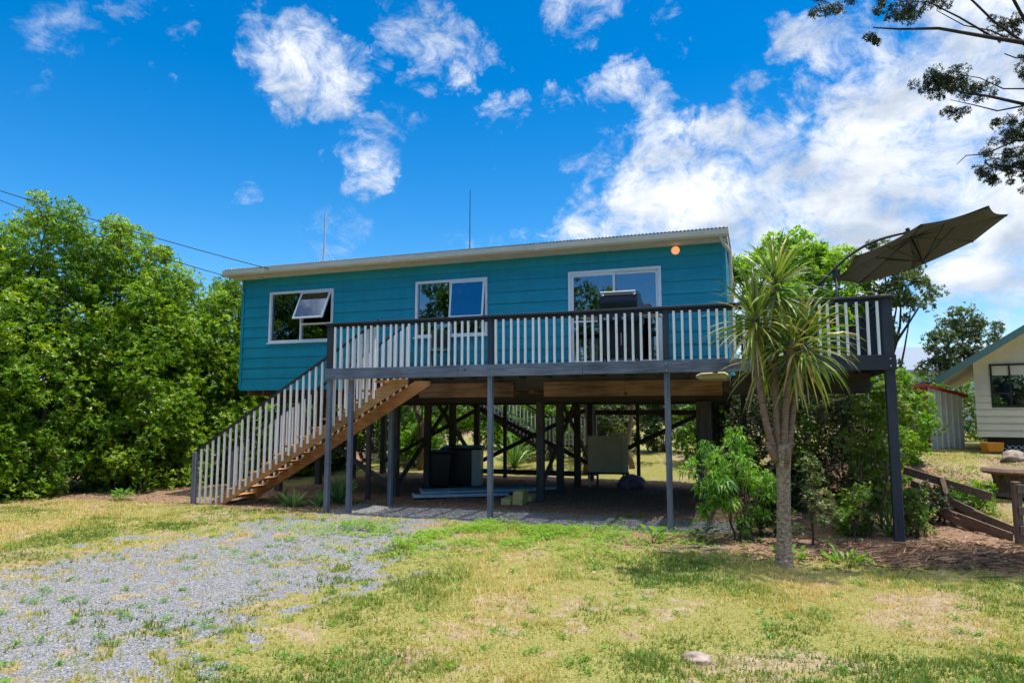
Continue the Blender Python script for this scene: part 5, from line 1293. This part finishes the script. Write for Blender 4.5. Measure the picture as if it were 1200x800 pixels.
nw = frame_mb(a, b_, c0, c1, -.05, .05, .05); nw.box(a+.42, a+.46, -.046, .046, c0+.05, c1-.05); nw.box(a+.05, a+.42, -.044, .044, c0+.36, c0+.40)
nw.box(a+1.2, a+1.24, -.046, .046, c0+.05, c1-.05); nw = nw.build('window', M['winblack'], ne)
glass(nw, a+.051, b_-.051, c0+.051, c1-.051, .02)
mb = MB()
for k in range(10): mb.bar((a+.15+k*.03, .35+.02*(k % 2), c0), (a+.15+k*.03, .35+.02*(k % 2), c1), .035, .02)
mb.build('curtain', M['lattice'], ne)
mb = MB(); zb0, zb1 = -.3, wb-.01; n = 60
for k in range(n):
    x = .25+k*.13
    mb.bar((x, -.0, zb0), (x+.5, -.0, zb0+.5*(1)), .012, .03, up=(0, 1, 0)); mb.bar((x+.5, .014, zb0), (x, .014, zb0+.5), .012, .03, up=(0, 1, 0))
for v in range(len(mb.v)): x, y, z = mb.v[v]; mb.v[v] = (x, y, min(z, zb1))
mb.build('lattice_skirt', M['lattice'], ne)
mb = MB(); mb.box(.2, GW, .3, .35, -.3, wb-.01); mb.build('skirt_backing', M['winblack'], ne)
mb = MB(); mb.prism([(-.2, 0), (.2, 0), (.24, .26), (-.24, .26)], -.15, .15); tag(mb.build('orange_bin', M['orange'], loc=(13.05, 18.75, tz(13.05, 18.75)+.02), bevel=.015), 'small orange tub at the corner of the cream cottage', 'tub')

# far blue roofed house
fh = empty('far_house', (22.6, 40.0, 1.0), 0, label='far pale blue house with a blue grey roof beyond the shed', cat='house')
mb = MB(); mb.box(.3, 9, 0, 7, 0, 3.6); mb.build('wall', M['farwall'], fh)
mb = MB(); mb.prismx([(-.5, 3.45), (3.5, 5.15), (7.5, 3.45), (7.5, 3.6), (3.5, 5.3), (-.5, 3.6)], 0, 9.4); mb.build('roof', M['farroof'], fh)
mb = frame_mb(1.2, 2.6, 1.6, 2.9, -.06, .02, .06); mb.box(1.26, 2.54, -.03, -.01, 1.66, 2.84); mb.build('window', M['winblack'], fh)

# =================================================================== SKY, SUN, CAMERA
SUND = Vector((0.272, -0.087, 1.0)).normalized()
world = D.worlds.new('World'); bpy.context.scene.world = world; world.use_nodes = True
nt = world.node_tree; bg = nt.nodes['Background']
sky = N(nt, 'ShaderNodeTexSky', sky_type='NISHITA'); sky.sun_disc = False
sky.sun_elevation = math.asin(SUND.z); sky.sun_rotation = math.atan2(SUND.x, SUND.y)
sky.air_density = 1.0; sky.dust_density = 0.1; sky.ozone_density = 3.5
hs = N(nt, 'ShaderNodeHueSaturation'); hs.inputs['Saturation'].default_value = 1.45; hs.inputs['Value'].default_value = 0.62
L(nt, sky.outputs[0], hs.inputs['Color'])
tc = N(nt, 'ShaderNodeTexCoord')
nrm = N(nt, 'ShaderNodeVectorMath', operation='NORMALIZE'); L(nt, tc.outputs['Generated'], nrm.inputs[0])
TH = R(6)
def pdir(px, py):
    x = (px-600)/800; y = (400-py)/800
    return Vector((x, math.cos(TH)-y*math.sin(TH), math.sin(TH)+y*math.cos(TH))).normalized()
# big cloud banks and wisps: (photo-direction, angular radius deg, weight)
BL = [(1200, 60, 9, 1.0), (1100, 140, 7.5, 1.0), (1180, 200, 9, 1.0), (1020, 230, 8, 1.05), (900, 235, 6.5, 1.0), (820, 240, 4.5, .95), (1080, 300, 9, .9), (930, 300, 8, .85), (1210, 330, 8, .8), (1000, 150, 2.6, .7), (880, 185, 3.0, .7),
      (740, 270, 4.2, .75), (655, 285, 4.5, .55), (560, 300, 4, .22), (760, 170, 3.4, .72), (700, 130, 2.6, .55), (745, 215, 3.0, .65), (655, 145, 1.6, .45), (810, 155, 1.8, .45),
      (365, 60, 3.3, .68), (385, 100, 2.8, .52), (335, 45, 2.6, .45), (405, 75, 2.5, .4), (440, 170, 3.0, .6), (470, 135, 2.4, .5), (505, 70, 2.8, .5), (545, 55, 2.4, .5), (415, 180, 2.6, .5), (580, 145, 2.3, .5),
      (160, 8, 3.0, .5), (980, 45, 3.2, .62), (960, 75, 2.0, .45), (1050, 85, 3.4, .7), (790, 35, 2.6, .38), (690, 8, 2.4, .42), (175, 142, 1.6, .42), (275, 205, 2.2, .34), (455, 15, 3.0, .36), (400, 290, 3.0, .14),
      (1110, 395, 6, .8), (1060, 350, 6, .8), (1180, 370, 6, .8), (40, 60, 4, .14), (700, 235, 3.5, .35)]
wz = N(nt, 'ShaderNodeTexNoise'); wz.inputs['Scale'].default_value = 5.5; wz.inputs['Detail'].default_value = 7; wz.inputs['Roughness'].default_value = .62; L(nt, nrm.outputs[0], wz.inputs['Vector'])
wv1 = N(nt, 'ShaderNodeVectorMath', operation='MULTIPLY_ADD'); wv1.inputs[1].default_value = (.34, .34, .34); wv1.inputs[2].default_value = (-.17, -.17, -.17); L(nt, wz.outputs['Color'], wv1.inputs[0])
wv2 = N(nt, 'ShaderNodeVectorMath', operation='ADD'); L(nt, nrm.outputs[0], wv2.inputs[0]); L(nt, wv1.outputs[0], wv2.inputs[1])
warp = N(nt, 'ShaderNodeVectorMath', operation='NORMALIZE'); L(nt, wv2.outputs[0], warp.inputs[0])
acc = None
for px, py, rad, wgt in BL:
    dn = N(nt, 'ShaderNodeVectorMath', operation='DOT_PRODUCT'); dn.inputs[1].default_value = pdir(px, py); L(nt, warp.outputs[0], dn.inputs[0])
    mr = N(nt, 'ShaderNodeMapRange', interpolation_type='SMOOTHERSTEP'); mr.inputs[1].default_value = math.cos(R(rad*1.45)); mr.inputs[2].default_value = 1.0
    mr.inputs[4].default_value = wgt; L(nt, dn.outputs['Value'], mr.inputs[0])
    if acc is None: acc = mr.outputs[0]
    else:
        ad = N(nt, 'ShaderNodeMath', operation='MAXIMUM'); L(nt, acc, ad.inputs[0]); L(nt, mr.outputs[0], ad.inputs[1]); acc = ad.outputs[0]
# elsewhere round the horizon: broken cloud from noise alone
sp = N(nt, 'ShaderNodeSeparateXYZ'); L(nt, nrm.outputs[0], sp.inputs[0])
bk_ = N(nt, 'ShaderNodeMapRange'); bk_.inputs[1].default_value = .45; bk_.inputs[2].default_value = -.1; bk_.inputs[4].default_value = .22; L(nt, sp.outputs['Y'], bk_.inputs[0])
ad = N(nt, 'ShaderNodeMath', operation='MAXIMUM'); L(nt, acc, ad.inputs[0]); L(nt, bk_.outputs[0], ad.inputs[1]); acc = ad.outputs[0]
zn_ = N(nt, 'ShaderNodeMapRange'); zn_.inputs[1].default_value = .60; zn_.inputs[2].default_value = .80; zn_.inputs[4].default_value = 1.3; L(nt, sp.outputs['Z'], zn_.inputs[0])  # unseen cloud bank overhead, added to fill the shade with neutral light
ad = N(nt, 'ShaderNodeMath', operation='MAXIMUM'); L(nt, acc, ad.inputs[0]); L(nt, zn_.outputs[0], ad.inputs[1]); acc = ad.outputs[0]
def wn(scale, det, rough, dist=0.0, str_=(1, 1, 1)):
    mp = N(nt, 'ShaderNodeMapping'); mp.inputs['Scale'].default_value = str_; L(nt, nrm.outputs[0], mp.inputs['Vector'])
    n = N(nt, 'ShaderNodeTexNoise'); n.inputs['Scale'].default_value = scale; n.inputs['Detail'].default_value = det; n.inputs['Roughness'].default_value = rough; n.inputs['Distortion'].default_value = dist
    L(nt, mp.outputs[0], n.inputs['Vector']); return n.outputs['Fac']
def mth(op, a, b_=None, c_=None):
    x = N(nt, 'ShaderNodeMath', operation=op)
    for i, v in enumerate((a, b_, c_)):
        if v is None: continue
        if isinstance(v, (int, float)): x.inputs[i].default_value = v
        else: L(nt, v, x.inputs[i])
    return x.outputs[0]
nz1 = wn(8, 9, .60, .6, (1, 1, 1.35)); nz2 = wn(24, 8, .68, .8, (1, 1, 1.3))
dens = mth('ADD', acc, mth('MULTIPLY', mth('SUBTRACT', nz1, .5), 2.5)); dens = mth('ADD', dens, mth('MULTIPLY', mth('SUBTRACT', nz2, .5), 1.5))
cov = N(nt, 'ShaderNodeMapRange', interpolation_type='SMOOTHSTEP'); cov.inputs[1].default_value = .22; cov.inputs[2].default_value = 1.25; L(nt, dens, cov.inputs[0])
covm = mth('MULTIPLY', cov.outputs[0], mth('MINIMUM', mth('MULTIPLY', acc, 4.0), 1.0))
shade = N(nt, 'ShaderNodeMapRange'); shade.inputs[1].default_value = .35; shade.inputs[2].default_value = .65; L(nt, wn(9, 5, .55, .2, (1, 1, 1.8)), shade.inputs[0])
ccol = ramp(nt, [(0, (1.9, 2.2, 2.65)), (.5, (2.85, 3.05, 3.35)), (1, (3.7, 3.8, 3.9))]); L(nt, shade.outputs[0], ccol.inputs['Fac'])
zb2 = N(nt, 'ShaderNodeMapRange'); zb2.inputs[1].default_value = .62; zb2.inputs[2].default_value = .85; zb2.inputs[3].default_value = 1.0; zb2.inputs[4].default_value = 2.3; L(nt, sp.outputs['Z'], zb2.inputs[0])  # boosts the added overhead cloud above the visible ones, for more shade fill
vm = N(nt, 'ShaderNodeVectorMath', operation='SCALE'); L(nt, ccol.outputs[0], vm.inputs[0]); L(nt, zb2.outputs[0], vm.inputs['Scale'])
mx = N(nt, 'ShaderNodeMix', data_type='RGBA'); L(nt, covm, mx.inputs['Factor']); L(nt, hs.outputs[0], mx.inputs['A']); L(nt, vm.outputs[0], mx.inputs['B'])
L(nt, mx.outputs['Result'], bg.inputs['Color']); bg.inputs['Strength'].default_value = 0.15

sl_ = D.lights.new('sun', 'SUN'); sl_.energy = 2.8; sl_.angle = R(0.53); sl_.color = (1.0, .95, .86)
so_ = D.objects.new('sun', sl_); col.objects.link(so_); so_.rotation_euler = SUND.to_track_quat('Z', 'Y').to_euler(); so_.location = (20, 10, 40)

cam = D.cameras.new('camera'); cam.lens = 24; cam.sensor_width = 36; cam.clip_end = 2000; cam.clip_start = .05
co = D.objects.new('camera', cam); col.objects.link(co); co.location = (0, 0, 2.1); co.rotation_euler = (R(96), 0, 0)
sc = bpy.context.scene; sc.camera = co
sc.view_settings.view_transform = 'Standard'; sc.view_settings.look = 'None'; sc.view_settings.exposure = 1.02; sc.view_settings.gamma = 1
sc.view_settings.use_curve_mapping = False
sc.cycles.max_bounces = 8; sc.cycles.transparent_max_bounces = 12
